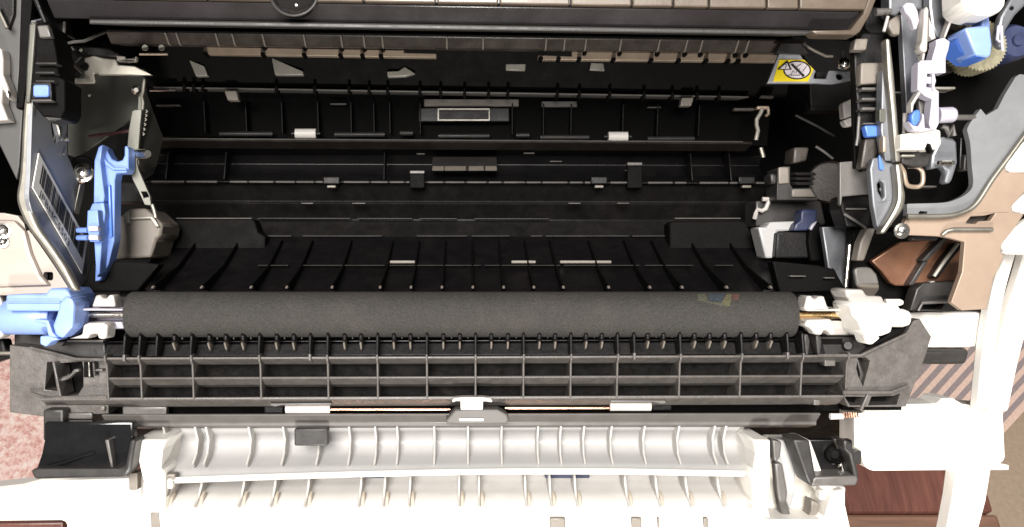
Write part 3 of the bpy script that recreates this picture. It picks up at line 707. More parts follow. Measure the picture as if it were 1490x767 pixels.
def rimg(xa, xb):
    g = G(); K = 24; v = []
    for i in range(K + 1):
        px = xa + (xb - xa) * i / K
        sag = 15.0 * max(0.0, (760 - px) / 530.0) ** 1.5 + 4.0 * max(0.0, (px - 900) / 200.0)
        for py, d in ((681, .2825), (687, .2815), (690.5, .2835), (688, .289)):
            v.append(Vector(((px - CX) * .283 / F, (CY - py - sag * .92) * d / F, -d)))
    f = [(i * 4 + j, i * 4 + (j + 1) % 4, (i + 1) * 4 + (j + 1) % 4, (i + 1) * 4 + j) for i in range(K) for j in range(4)]
    f += [(0, 1, 2, 3), tuple(reversed(range(K * 4, K * 4 + 4)))]
    return g.add(v, f)
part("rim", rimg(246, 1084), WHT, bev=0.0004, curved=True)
UPX = [238, 284, 300, 362, 412, 462, 508, 546, 578, 632, 681, 730, 783, 816, 850, 890, 938, 988, 1040, 1056]
g = G().ext([(612, .2878), (640, .2922), (660, .2910), (676, .2868), (681, .289), (668, .2955), (640, .302), (612, .298)], CX - 1.7, CX + 1.7, .289)
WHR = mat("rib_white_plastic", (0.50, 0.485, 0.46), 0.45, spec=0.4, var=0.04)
repeat("rib", g, WHR, UPX, .290, bev=0.0004)
# lower curved apron with second row of ribs
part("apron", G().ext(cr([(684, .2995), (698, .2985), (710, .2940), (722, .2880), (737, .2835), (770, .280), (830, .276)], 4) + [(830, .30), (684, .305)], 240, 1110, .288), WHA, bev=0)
LOX = [246, 290, 352, 398, 447, 524, 559, 596, 668, 697, 765, 801, 838, 912, 957, 1001, 1048]
g = G().ext([(690, .2905), (706, .2890), (724, .2858), (737, .2800), (740, .281), (736, .290), (690, .300)], CX - 1.8, CX + 1.8, .288)
lr = repeat("lower_rib", g, WHR, LOX, .287, bev=0.0004)
g = G(); 
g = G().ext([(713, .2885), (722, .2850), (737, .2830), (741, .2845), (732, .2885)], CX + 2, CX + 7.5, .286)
repeat("rib_shadow", g, mat("rib_shadow_tan", (0.40, 0.35, 0.29), 0.5, var=0.06), LOX, .286, bev=0.0006)  # tan wedges painted as the ribs' shadows on the apron
for x0, x1 in ((497, 563), (793, 858)):
    part("dark_pad", G().box(x0, 689, x1, 696, .2935, .003), NVY, bev=0.0004)
for x0, x1 in ((800, 823), (919, 934), (957, 960), (1024, 1031)):
    part("slot", G().box(x0, 754, x1, 790, .2798, .004), BEI, bev=0.0005)
part("grey_pad", G().box(428, 624, 477, 649, .2838, .004), GRD, bev=0.0005)
# left side column of the door
part("side_column", G().prism([(193, 640), (243, 640), (236, 655), (233, 684), (240, 686), (240, 706), (238, 770), (240, 830), (200, 830), (205, 740), (208, 700)], .2800, .02), WHT, bev=0.001)
part("column_slot", G().box(187, 688, 200, 714, .2835, .004), BEI, bev=0.0005)
part("column_cap", G().prism([(218, 746), (231, 746), (234, 790), (220, 790)], .2795, .003), BEI, bev=0.0005)
part("latch_recess", G().prism([(236, 690), (255, 690), (252, 705), (246, 706), (242, 725)], .2815, .004), BEI, bev=0.0005)
part("latch_pawl", G().prism(rrect(243, 697, 250, 712, 2.5, 4), .2805, .003), WHT, bev=0.0006)
# left outer panel
part("outer_panel", G().prism([(-60, 716), (30, 706), (60, 698), (192, 694), (205, 690), (208, 780), (96, 783), (94, 759), (-60, 761)], .2965, .014), WHT, bev=0.002)
# right side column with hinge
part("side_column", G().prism([(1096, 640), (1121, 640), (1121, 700), (1119, 742), (1100, 742), (1098, 748), (1092, 744), (1098, 735), (1092, 690), (1096, 686), (1100, 660)], .2790, .02), WHT, bev=0.001)
part("hinge_channel", G().prism([(1120, 640), (1168, 640), (1190, 700), (1204, 735), (1198, 764), (1118, 764), (1120, 700)], .2925, .01), WHD, bev=0.001)
hg = part("hinge_leaf", G().prism([(1124, 640), (1152, 640), (1158, 682), (1159, 712), (1150, 745), (1140, 720), (1130, 680)], .2875, .006), WHG, bev=0.0008)
part("hinge_pin", G().prism([(1127, 674), (1139, 674), (1147, 717), (1145, 732), (1152, 752), (1150, 764), (1142, 762), (1134, 735), (1131, 715)], .2845, .004), GRY, hg, bev=0.0008)
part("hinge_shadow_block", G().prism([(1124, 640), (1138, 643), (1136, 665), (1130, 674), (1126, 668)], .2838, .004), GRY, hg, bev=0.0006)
part("column_base", G().prism([(1114, 757), (1200, 757), (1212, 716), (1231, 712), (1231, 735), (1238, 767), (1242, 830), (1080, 830), (1090, 744), (1116, 744)], .2780, .02), WHT, bev=0.001)
part("stopper", G().prism([(1181, 728), (1193, 733), (1189, 752), (1175, 757), (1172, 756), (1180, 745)], .2835, .006), BEI, bev=0.0006)
part("stopper_tab", G().box(1193, 714, 1202, 728, .2775, .004), WHD, bev=0.0005)
part("column_base", G().prism([(1162, 640), (1180, 640), (1204, 706), (1232, 708), (1231, 720), (1196, 722), (1186, 690)], .2815, .012), WHT, bev=0.001)

# black latch on the left
t = thing("corner_latch", "shiny black latch bracket at the left corner of the white door", "latch", (120, 690, .28))
part("plate", G().prism([(64, 614), (194, 614), (194, 640), (188, 686), (52, 684), (60, 660), (64, 640)], .2785, .004), BGL, bev=0.0008)
part("lower_wall", G().prism([(43.5, 684.5), (54, 682), (172, 681.5), (182, 678), (189, 640), (197, 640), (190, 684), (184, 693), (176, 695), (50, 698)], .2735, .009), GRD, bev=0.0009)
part("fold", G().tube([(54, 683, .2765), (95, 673, .2775), (138, 658, .2785)], .0006, 8), BGL, bev=0)
part("inner_rib", G().prism([(152, 640), (158, 640), (165, 681), (161, 681)], .2755, .006), GRY, bev=0.0004)
part("upper_post", G().box(62, 596, 92, 642, .2802, .008), GRD, bev=0.0008)
# black latch box on the right
t = thing("latch_box", "grey rimmed black latch box at the right corner of the white door", "latch", (1210, 680, .28))
part("floor", G().prism([(1172, 640), (1240, 640), (1246, 694), (1182, 696)], .2835, .003), BLG, bev=0.0004)
part("left_wall", G().prism([(1154, 640), (1178, 640), (1188, 696), (1188, 709), (1178, 707), (1174, 698)], .2745, .011), GRD, bev=0.0007)
part("front_wall", G().prism([(1184, 694), (1247, 692), (1250, 698), (1246, 707), (1180, 708)], .2743, .011), GRY, bev=0.0009)
part("right_wall", G().prism([(1228, 640), (1240, 645), (1250, 692), (1250, 698), (1243, 694), (1236, 662), (1228, 655)], .2747, .010), GRD, bev=0.0006)
g = G(); p0 = c(1214, 661, .2825); q = 12 * ppm(.281)
g.rev(p0 - Vector((0, 0, .001)), p0 + Vector((0, 0, .0022)), [(0, q * 1.15), (.6, q * 1.1), (.75, q), (1.0, q * .8), (.7, q * .62), (.5, q * .5), (.5, q * .05)], 28)
part("boss", g, BLG, bev=0)
part("pin", G().cyl(c(1224, 673, .2818), c(1227, 687, .2818), .0005, 10), CHR, bev=0)
part("pin", G().cyl(c(1219, 677, .282), c(1221, 679, .282), .0006, 10), CHR, bev=0)
part("wire", G().cyl(c(1215, 640, .276), c(1219, 652, .278), .0004, 8), CHR, bev=0)
part("spacer", G().box(1238, 656, 1254, 676, .292, .004), GRD, bev=0.0005)

# ================================================================== WHITE TRAY PANEL AND ARMS ON THE RIGHT
t = thing("tray_panel", "white tray panel with rounded corners over the wooden cabinet", "panel", (1360, 640, .30))
part("panel", G().prism([(1243, 602), (1262, 600), (1268, 592), (1300, 588.5), (1362, 587.5), (1370, 580), (1385, 579), (1400, 588), (1455, 592), (1459, 600)] + arc(1452, 664, 10, 10, 0, 90, 4) + [(1468, 677), (1468, 683.5), (1460, 684), (1392, 684)] + arc(1272, 664, 18, 21, 90, 180, 5) + [(1253, 655), (1243, 650)], .298, .012), WHT, bev=0.0015)
part("rivet", G().rev(c(1416, 685, .2985), c(1416, 685, .2975), [(0, .001), (1, .0008)], 16), GRY, bev=0)
part("corner_block", G().box(1258, 590, 1276, 603, .2965, .004), WHD, bev=0.0006)
t = thing("hinge_arm", "white curved hinge arm with lower strap at the right edge", "arm", (1450, 560, .29))
part("inner_prong", G().prism(cr([(1486, 350), (1468, 410), (1458, 455), (1448, 520), (1440, 596)]) + cr([(1424, 596), (1430, 530), (1440, 455), (1452, 400), (1468, 350)]), .289, .006), WHT, bev=0.0012)
part("outer_prong", G().prism(cr([(1530, 340), (1520, 420), (1490, 500), (1468, 600)]) + cr([(1444, 600), (1452, 540), (1466, 460), (1484, 400), (1500, 340)]), .287, .006), WHT, bev=0.0012)
part("strap", G().prism([(1394, 680), (1444, 680), (1436, 730), (1424, 775), (1412, 830), (1366, 830), (1380, 767), (1388, 725)], .2925, .008), WHT, bev=0.0012)
part("cross_bar", G().prism([(1318, 456), (1340, 453), (1392, 454), (1500, 456), (1500, 478), (1480, 500), (1402, 506), (1345, 506), (1338, 498)], .296, .008), WHT, bev=0.0012)
t = thing("grey_rail", "dark grey rail end beside the right wing of the frame", "rail", (1365, 520, .30))
part("rail_body", G().ext([(506, .297), (512, .295), (529, .297), (530, .305), (506, .305)], 1330, 1408, .296), GRD, bev=0.0008)
part("bracket", G().box(1334, 504, 1350, 533, .2985, .006), GRY, bev=0.0006)

# ================================================================== LEFT SIDE
XL = -0.1345
def dl(px, X=XL): return X * F / (px - CX)
t = thing("left_side_plate", "grey sheet metal side plate on the left carrying a barcode label", "metal plate", (60, 300, .27))
inner = cr([(52, 30), (49, 120), (47, 160), (44, 250), (42, 283), (45, 302), (56, 330), (76, 358), (96, 388), (114, 424)], 3)
outer = cr([(102, 424), (80, 388), (58, 356), (40, 332), (27, 305), (23, 284), (28, 250), (33, 160), (38, 120), (42, 30)], 3)
pl = part("plate", G().side(inner + [(126, 405), (131, 352), (106, 312), (115, 268), (103, 236), (98, 226), (97, 20)], XL, .0015,
     [[(74, 180), (81, 176), (85, 196), (82, 210), (78, 205)]]), ZNL, bev=0.0002)
part("rolled_flange", G().prism(inner + outer, .2655, .0035), STL, bev=0.0014, seg=3)
part("edge_strip", G().prism([(115, 267), (117, 268), (108, 311), (105, 311)], .2945, .004), STL, bev=0.0003)
part("slot_edge", G().tube([(82, 177, .2800), (86, 190, .2822), (87, 198, .2828)], .0006, 8), CHR, bev=0)
for x, y, r in ((97, 203, 3.2), (92, 225, 1.8), (130, 139, 2.2)):
    g = G(); q = c(x, y, dl(x) - .001 if x < 120 else .31)
    g.rev(q, q + Vector((.0006, 0, .0008)), [(0, r * ppm(.29)), (.7, r * ppm(.29)), (1, r * .6 * ppm(.29))], 16)
    part("rivet", g, CHR, bev=0)
XP = XL + .0006
A = c(57, 223, dl(57, XP)); B = c(48, 273, dl(48, XP)); D = c(127, 352, dl(127, XP))
ex = (D - A); ey = (B - A)
lb = part("barcode_label", G().loft([A, B, B + ex, D], [A - Vector((.0004, 0, 0)), B - Vector((.0004, 0, 0)), B + ex - Vector((.0004, 0, 0)), D - Vector((.0004, 0, 0))]), LBW, bev=0, label="white barcode label reading JPBHC5503")
random.seed(11)
s_ = .075; off = Vector((.00015, 0, 0))
while s_ < .95:
    w_ = random.choice((.006, .006, .011, .018, .018))
    g = G(); q = [A + ex * s_ + ey * .13, A + ex * s_ + ey * .66, A + ex * (s_ + w_) + ey * .66, A + ex * (s_ + w_) + ey * .13]
    g.loft([p_ + off for p_ in q], [p_ + off * .2 for p_ in q])
    part("bar", g, INK, lb, bev=0); s_ += w_ + random.choice((.007, .007, .013))
part("lettering", text_geo("JPBHC5503", A + ex * .1 + ey * .95 + off * 1.2, ex * .125, -ey * .26, 0), INK, lb, bev=0)

t = thing("left_rear_plate", "dim olive metal plate deep behind the left side plate", "metal plate", (140, 190, .33))
part("plate", G().prism([(98, 100), (210, 100), (214, 170), (190, 176), (112, 230), (98, 226)], .335, .002), STG, bev=0.0003)
part("cable", G().tube([(130, 199, .331), (150, 196, .330), (168, 194, .330), (190, 190, .331)], .0007, 8), mat("maroon_cable", (.06, .015, .02), .5), bev=0)
t = thing("mounting_screw", "bright screw beside the blue lever", "screw", (121, 250, .30))
screw(121, 251, .300, 11, parent=t, axis=(.15, .35, 1), name="head")
part("rubber_ring", G().rev(c(120, 244, .306), c(120, 245, .302), [(0, 18 * ppm(.3)), (1, 17 * ppm(.3))], 24), BLD, bev=0)

t = thing("left_latch", "black latch block with a light blue square button on the left", "latch", (55, 150, .26))
part("column", G().prism([(52, 33), (72, 34), (78, 60), (84, 92), (84, 112), (94, 116), (94, 160), (88, 172), (62, 170), (46, 150), (44, 118), (50, 90)], .2625, .012), BLD, bev=0.0006)
part("lid", G().prism([(46, 118), (74, 118), (76, 146), (44, 146)], .2600, .004), BLG, bev=0.0006)
part("button", G().prism(rrect(47.5, 123, 70.5, 141, 4, 4), .2588, .002), BLM, bev=0.0005, label="light blue square button")
for y in (92, 105.5, 118):
    part("ridge", G().box(51, y - 1.5, 82 if y < 100 else 79, y + 1.5, .2598, .004), GRD, bev=0.0004)
part("bar", G().box(45, 144.5, 75, 147.3, .2585, .003), GRY, bev=0.0004)
part("skirt", G().prism([(47, 150), (80, 152), (90, 174), (70, 178), (60, 168)], .263, .008), GRD, bev=0.0006)
part("clip", G().prism([(53, 37), (69, 36), (74, 54), (57, 55)], .2608, .003), GRY, bev=0.0005)
part("wall", G().prism([(42, 34), (52, 33), (48, 90), (46, 118), (43, 150), (36, 150), (38, 100)], .2645, .01), STG, bev=0.0006)

t = thing("wire_spring", "thin bent wire spring in the upper left corner", "spring", (110, 50, .28))
part("wire", G().tube([(94, 33, .275), (93, 46, .273), (92, 56, .272), (97, 63, .273), (108, 61, .275), (122, 60, .278), (138, 53, .285), (152, 47, .292)], .0005, 8), GRY, bev=0)
part("coil", G().tube([(90 + 3 * math.cos(a), 53 + 8 * math.sin(a), .272 + .0006 * a) for a in [k * .5 for k in range(26)]], .00035, 6), BEI, bev=0)
t = thing("lever_joint", "small black joint with bright edges below the wire spring", "joint", (112, 72, .29))
part("block", G().prism([(92, 64), (160, 70), (178, 84), (120, 82), (92, 110), (90, 90)], .300, .01), BLK, bev=0.0006)
part("glint_pin", G().cyl(c(106, 68, .296), c(109, 73, .296), .0006, 10), CHR, bev=0)
part("glint_pin", G().cyl(c(116, 74, .296), c(119, 71, .296), .0005, 10), CHR, bev=0)
part("diagonal_rib", G().tube([(97, 82, .296), (108, 94, .295), (121, 106, .294)], .0007, 8), GRD, bev=0)
t = thing("notched_bracket", "pale flat metal bracket with a notch in the upper left", "bracket", (150, 100, .30))
part("bracket", G().prism([(122, 84), (136, 80.5), (150, 84), (169, 86), (172, 94), (196, 96), (222, 109.5), (143, 109.5), (141, 106.5), (136, 107), (139, 119), (136, 121.5), (94, 121), (94, 113.5), (122, 113), (122, 103), (127, 101), (129, 96), (127, 92), (122, 90)], .2990, .0015), STL, bev=0.0004)
part("tab", G().prism([(169, 81), (182, 82), (183, 88), (194, 88), (196, 82), (199, 82), (198, 89), (170, 89)], .2965, .002), BEI, bev=0.0003)
part("rod", G().cylx(203, 244, 79, .302, 1.8, 12), TAN, bev=0)
for x in (211, 235):
    part("pad", G().rev(c(x, 69, .306), c(x, 69, .304), [(0, 5 * ppm(.3)), (1, 4 * ppm(.3))], 16), TRN, bev=0)
part("drop_leg", G().prism([(102, 121), (105, 121), (103, 143), (100, 142)], .3000, .002), STG, bev=0.0003)

t = thing("roller_bracket", "bent metal bracket with a shiny pin at the left of the cavity", "bracket", (210, 230, .31))
part("front_flange", G().prism([(192, 162), (196, 159.5), (206, 159.5), (204, 180), (201, 222), (199, 236), (201, 246), (208, 262), (218, 285), (220, 298), (216, 299), (210, 298), (202, 280), (193, 262), (186, 240), (184, 224), (187, 190)], .3035, .0015, [[(205, 279), (213, 279), (217, 286), (209, 288)]]), DST, bev=0.0005)
part("web", G().side([(206, 140), (210, 132), (214, 136), (230, 180), (238, 200), (233, 222), (228, 242), (212, 250), (202, 240), (204, 180)], -.1165, .0012), STG, bev=0.0002)
part("top_edge", G().tube([(210, 115, .305), (208, 134, .305), (206, 141, .304), (208, 150, .304), (207, 160, .3035)], .0006, 8), STL, bev=0)
part("roller_pin", G().rev(c(197, 224, .306), c(215, 224, .300), [(0, .0022), (.15, .0018), (.9, .0018), (1, .0013)], 20), CHR, bev=0)
for k, (x, y) in enumerate([(213.5, 162), (212.8, 168), (212, 174), (211, 181), (210, 188), (209, 195)]):
    part("stamped_mark", G().tube([(x - .8, y - 1.5, .3005), (x + 1.2, y, .300), (x - .6, y + 1.8, .3005)], .00022, 6), TRN, bev=0)
part("drop_edge", G().tube([(221, 297, .304), (224, 306, .305), (226, 316, .306)], .0007, 8), STL, bev=0)
part("knob", G().rev(c(198, 131, .312), c(198, 131, .309), [(0, .001), (.5, .0016), (1, .0008)], 16), CHR, bev=0)
t = thing("catch_block", "beige grey plastic block under the metal bracket on the left", "block", (200, 325, .32))
part("block", G().prism([(166, 320), (178, 313), (186, 304), (212, 303), (222, 312), (237, 326), (234, 344), (228, 348), (220, 375), (166, 378)], .318, .02), BEI, bev=0.0012)
part("rib", G().prism([(180, 311), (187, 305), (189, 325), (184, 327)], .3165, .004), TRN, bev=0.0005)
part("ledge", G().prism([(188, 316), (222, 314), (232, 330), (226, 331), (218, 319), (188, 320)], .3165, .004), TRN, bev=0.0005)
part("upper_panel", G().prism([(166, 262), (196, 266), (208, 296), (168, 296)], .327, .006), GRD, bev=0.0008)
t = thing("blue_lever", "light blue plastic lever arm standing at the left of the cavity", "lever", (150, 345, .29))
part("arm", G().prism([(138, 240), (144, 218), (149, 211), (154, 215), (158, 224), (163, 232), (171, 235), (178, 233), (181, 226), (181, 213), (185, 212), (187, 218), (187, 246), (183, 252), (169, 252), (167, 262), (166, 350), (158, 384), (146, 408), (138, 410), (140, 345), (138, 312), (136, 300)], .2965, .006), BLM, bev=0.0004)
part("arm_edge", G().prism([(137, 234), (143, 214), (149, 210), (146, 236), (149, 262), (152, 285), (151, 295), (136, 295)], .2925, .006), BLM, bev=0.0004)
part("step", G().prism([(134, 296), (151, 295), (153, 310), (148, 350), (145, 398), (140, 404), (136, 340), (130, 306)], .2915, .006), BLM, bev=0.0004)
part("web_rib", G().prism([(150, 226), (155, 234), (166, 243), (184, 244), (184, 248), (164, 248), (152, 240)], .2955, .003), BLM, bev=0.0004)
part("ridge", G().prism([(156, 272), (160, 268), (163, 345), (158, 346)], .2952, .003), BLS, bev=0.0005)
part("handle", G().prism([(127, 306), (142, 305), (144, 330), (144, 352), (130, 352), (126, 330)], .2875, .005), BLM, bev=0.0004)
for y in (328.5, 341.5):
    part("grip_tooth", G().prism([(128, y), (142, y), (142.5, y + 8), (128, y + 8)], .2862, .003), LIL, bev=0.0005)
for y in (335, 346):
    part("side_tooth", G().cyl(c(113, y, .2905), c(128, y, .2895), .0009, 14), BLM, bev=0)

t = thing("far_left_plate", "dull grey outer metal sheet in the top left corner", "metal plate", (15, 120, .27))
part("sheet", G().prism([(-90, -80), (31, -80), (31, 0), (28, 100), (25, 158), (33, 160), (28, 240), (24, 262), (-4, 205), (-90, 190)], .2695, .002), STS, bev=0.0004)
part("dark_recess", G().prism([(-40, -60), (22, -60), (20, 20), (12, 44), (4, 30), (-40, -20)], .2680, .003), BLK, bev=0.0005)
part("gap_strip", G().prism([(32, -60), (52, -60), (44, 30), (38, 118), (33, 157), (23, 157), (27, 100)], .2685, .003), BLD, bev=0.0003)
part("edge", G().tube([(-6, 8, .2655), (4, 28, .2655), (10, 41, .2655)], .0006, 8), STL, bev=0)
t = thing("white_link", "cream white plastic link at the left picture edge", "link", (5, 120, .265))
part("link", G().prism([(-30, 68), (2, 70), (4, 85), (4, 108), (12, 128), (15, 140), (12, 146), (8, 140), (3, 128), (2, 150), (12, 175), (-30, 178)], .2645, .005), NAT, bev=0.0007)
part("pin", G().cyl(c(10, 133, .2640), c(13, 142, .2640), .0007, 12), CHR, bev=0)
t = thing("lower_left_panel", "pale beige metal panel with a screw below the side plate on the left", "panel", (30, 380, .28))
part("panel", G().prism([(-60, 308), (6, 310), (26, 314), (40, 332), (58, 357), (80, 389), (104, 426), (90, 430), (-60, 430)], .2815, .003, [rrect(63, 396, 77, 408, 3, 3)]), PEB, bev=0.0008)
part("raised_face", G().prism([(-60, 318), (20, 320), (36, 336), (44, 368), (58, 400), (72, 416), (-60, 420)], .2795, .003), PEB, bev=0.0012)
part("hole_back", G().box(60, 393, 80, 411, .2855, .001), BLD, bev=0)
screw(3, 336, .2785, 9, axis=(.2, .2, 1))
screw(4, 352, .2785, 6, axis=(.2, .2, 1))
part("dark_slot", G().prism([(35, 326), (38, 325), (41, 334), (38, 336)], .2790, .001), BLD, bev=0)
t = thing("white_stay", "cream white stay behind the blue holder at the left edge", "stay", (5, 470, .29))
part("stay", G().prism([(-40, 425), (0, 428), (5, 450), (5, 488), (-2, 494), (-40, 496)], .285, .006), NAT, bev=0.0008)
part("dark_hook", G().prism([(-40, 496), (4, 494), (8, 510), (36, 512), (36, 520), (4, 524), (-40, 540)], .292, .006), BLK, bev=0.0008)
part("rod", G().cylx(-40, 40, 514, .288, 3, 12), STL, bev=0)
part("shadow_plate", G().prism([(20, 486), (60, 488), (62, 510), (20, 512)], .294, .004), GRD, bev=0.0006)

# ================================================================== RIGHT SIDE
t = thing("warning_bracket", "metal bracket with a yellow hot surface warning label", "bracket", (1170, 110, .32))
br = part("bracket", G().prism([(1134, 78), (1164, 78.5), (1172, 93), (1187, 103), (1184, 111), (1184, 114.5), (1202, 115), (1206, 103), (1212, 103), (1226, 104), (1239, 104), (1240, 117), (1225, 120), (1212, 122), (1190, 121), (1117, 121)], .3200, .0018, [arc(1222, 111.5, 5.5, 5, 0, 360, 11)[:-1]]), BZN, bev=0.0004)
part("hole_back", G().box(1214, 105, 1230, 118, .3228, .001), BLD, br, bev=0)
lbz = .3196
lab = part("warning_label", G().prism([(1134, 87), (1170, 87), (1184, 101), (1176, 118.5), (1125, 118.5)], lbz, .0004), YEL, br, bev=0, label="yellow warning label with a no-touch sign")
br2 = part("rear_tab", G().box(1188, 105, 1202, 113, .3225, .002), GRD, br, bev=0.0003)
el = lambda rx, ry, n=28: [(1160 + rx * math.cos(2 * math.pi * k / n) + 0, 102 + ry * math.sin(2 * math.pi * k / n)) for k in range(n)]
t0 = CUR
def sub(name, g, m): return part(name, g, m, br, bev=0)
sub("no_touch_disc", G().prism(el(18.5, 12.2), lbz - .0001, .0002), LBV)
sub("no_touch_ring", G().prism(el(20.3, 13.6), lbz - .00025, .0002, [el(18.3, 12.0)]), INK)
sub("no_touch_slash", G().prism([(1150.5, 94), (1153, 92.5), (1171, 110), (1168.5, 112)], lbz - .00045, .0002), INK)
for pts in ([(1147, 109.5), (1164, 109.5)], [(1151, 109), (1154, 103), (1156, 104), (1155, 107)], [(1158, 107), (1160, 102), (1162, 105), (1164, 100)], [(1158, 98), (1166, 93)], [(1168, 104), (1174, 96)]):
    sub("hand_line", G().tube([(x, y, lbz - .0002) for x, y in pts], .00012, 5), INK)
sub("warning_triangle", G().prism([(1145.5, 88.5), (1152, 101.5), (1131, 101.5)], lbz - .00055, .0002), INK)
sub("triangle_face", G().prism([(1145, 91.5), (1149, 100.2), (1135, 100.2)], lbz - .0007, .0002), LBV)
sub("exclamation_mark", G().prism([(1143.6, 93.5), (1145, 93.5), (1144, 98), (1143, 98)], lbz - .0009, .0002), INK)
sub("exclamation_mark", G().box(1142.4, 98.6, 1143.5, 99.6, lbz - .0009, .0002), INK)
t = thing("ball_stud", "shiny metal ball stud right of the warning label", "stud", (1228, 92, .315))
g = G(); q = c(1228, 92, .315); r_ = 9 * ppm(.315)
part("ball", G().rev(q - Vector((0, r_ * 1.0, 0)), q + Vector((0, r_ * .9, 0)), [(0, r_ * .5), (.15, r_ * .9), (.4, r_ * 1.05), (.7, r_ * .85), (.9, r_ * .5), (1, r_ * .3)], 24), CHR, bev=0)
part("stem", G().cyl(q + Vector((0, r_ * .8, 0)), q + Vector((0, r_ * 1.9, -.001)), r_ * .4, 14), GRD, bev=0)
t = thing("right_guide_arm", "dark sloping guide arm above the ball stud", "arm", (1190, 75, .33))
part("arm", G().prism([(1136, 62), (1166, 62), (1178, 78), (1130, 77)], .318, .004), GRD, bev=0.0005)
part("wire", G().tube([(1168, 64, .322), (1185, 74, .322), (1202, 82, .322), (1212, 82, .322)], .0005, 8), BEI, bev=0)
part("dark_back", G().prism([(1150, 52), (1262, 60), (1262, 160), (1180, 160), (1176, 90)], .345, .01), BLK, bev=0.0006)

t = thing("right_latch_column", "black stepped latch column with a blue tab on the right", "latch", (1265, 150, .27))
part("column", G().prism([(1243, 78), (1255, 48), (1288, 48), (1290, 84), (1286, 128), (1282, 205), (1266, 246), (1252, 246), (1248, 160), (1244, 110)], .2755, .004), BLK, bev=0.0006)
part("top_tab", G().prism([(1245, 56), (1264, 55.5), (1261, 73), (1242, 73)], .2705, .004), BEI, bev=0.0006)
part("face", G().prism([(1253, 91), (1286, 90.5), (1281, 121), (1252, 123)], .2718, .004), BEI, bev=0.0007)
for y in (129, 144, 158):
    part("ridge", G().prism([(1254, y - 2.2), (1278, y - 2.2), (1277, y + 2.2), (1255, y + 2.2)], .2715, .005), GRY, bev=0.0005)
part("blue_tab", G().prism([(1258, 182.5), (1279, 182), (1281, 198), (1262, 199)], .2695, .003), BLS, bev=0.0005, label="blue square tab")
part("tab_edge", G().box(1256, 178.5, 1280, 181, .2700, .003), GRY, bev=0.0003)
part("lower_face", G().prism([(1259, 201), (1286, 200), (1284, 220), (1276, 226), (1266, 244), (1252, 245)], .2722, .004), RDG, bev=0.0007)
part("side_wall", G().prism([(1240, 90), (1252, 88), (1252, 150), (1250, 244), (1243, 246), (1241, 160)], .2785, .002), BLD, bev=0.0006)
part("edge_line", G().tube([(1250, 170, .272), (1248, 200, .272), (1246, 212, .272)], .0005, 8), GRY, bev=0)
part("foot", G().prism([(1222, 236), (1246, 234), (1250, 250), (1268, 246), (1270, 282), (1226, 286), (1224, 300), (1222, 296)], .2800, .002), GRY, bev=0.0007)

t = thing("right_side_plate", "grey sheet metal side plate edge right of the latch column", "metal plate", (1300, 240, .265))
part("rail_edge", G().prism([(1289, 55), (1296, 56), (1302, 110), (1306, 160), (1312, 236), (1303, 236), (1297, 160), (1292, 110)], .2635, .004), STL, bev=0.0010)
part("rail_web", G().prism([(1284, 100), (1293, 100), (1298, 160), (1303, 235), (1288, 234), (1282, 190)], .2665, .004), STD, bev=0.0005)
part("stamped_pad", G().prism(rrect(1280, 158, 1289, 178, 3, 3), .2655, .003), STG, bev=0.0005)
part("lower_bracket", G().prism([(1266, 246), (1270, 230), (1284, 228), (1290, 236), (1306, 238), (1306, 290), (1300, 312), (1284, 338), (1276, 330), (1270, 296)], .2665, .003, [[(1277, 268), (1281, 262), (1286, 266), (1287, 286), (1284, 290), (1278, 278)]]), STD, bev=0.0012)
part("bracket_flange", G().prism([(1303, 238)] + cr([(1312, 238), (1316, 270), (1318.5, 286), (1315, 304), (1302, 322), (1288, 341)], 4) + cr([(1280, 339), (1296, 314), (1305, 296), (1307, 280), (1305, 256)], 4), .2625, .004), STL, bev=0.0010)
part("hole_back", G().box(1274, 258, 1290, 294, .2715, .001), BLD, bev=0)
part("hole_tongue", G().prism([(1280, 274), (1286, 271), (1286, 276), (1281, 279)], .2685, .001), GRY, bev=0.0002)
part("blue_stripe", G().prism([(1279, 226), (1281, 226), (1287, 244), (1285, 248), (1280, 246)], .2655, .001), BLS, bev=0.0002)
part("brass_tab", G().prism([(1285, 197), (1290, 199), (1290, 222), (1285, 221)], .2655, .003), TAN, bev=0.0004)

t = thing("wire_loop", "rounded brass wire loop in the right opening", "wire loop", (1330, 258, .275))
part("loop", G().tube(cr([(1309, 240, .266), (1315, 250, .267), (1317, 262, .268), (1321, 270, .269), (1330, 272, .270), (1338, 271, .270), (1342.5, 265, .270), (1342.5, 252, .270), (1338, 245, .270), (1330, 242, .270), (1320, 242.5, .270)], 4), .00072, 10), TAN, bev=0)

t = thing("right_frame_panel", "large pale metal frame panel with a curved opening on the right", "metal panel", (1420, 330, .265))
op = cr([(1320, 297), (1326, 296.5), (1372, 295), (1392, 290), (1408, 281), (1416, 268), (1414, 240), (1412, 210), (1409, 196), (1408, 186), (1418, 170)], 4) + [(1427, 158.5), (1435, 168), (1452, 158), (1462, 138), (1478, 112), (1484, 108)]
part("bent_band", G().prism(op + [(1500, 110), (1500, 188)] + cr([(1492, 196), (1470, 228), (1444, 262), (1420, 298), (1398, 311), (1372, 315), (1320, 314)], 4), .2670, .0025, [[(1336, 310), (1339, 307), (1350, 308), (1348, 313), (1340, 314)]]), ZNB, bev=0.0012)
part("band_ridge", G().tube(cr([(1320, 314.5, .2655), (1372, 314.5, .2655), (1398, 310, .2655), (1420, 297, .2655), (1444, 261, .2655), (1470, 226, .2655), (1496, 190, .2655)], 5), .00075, 10), STL, bev=0)
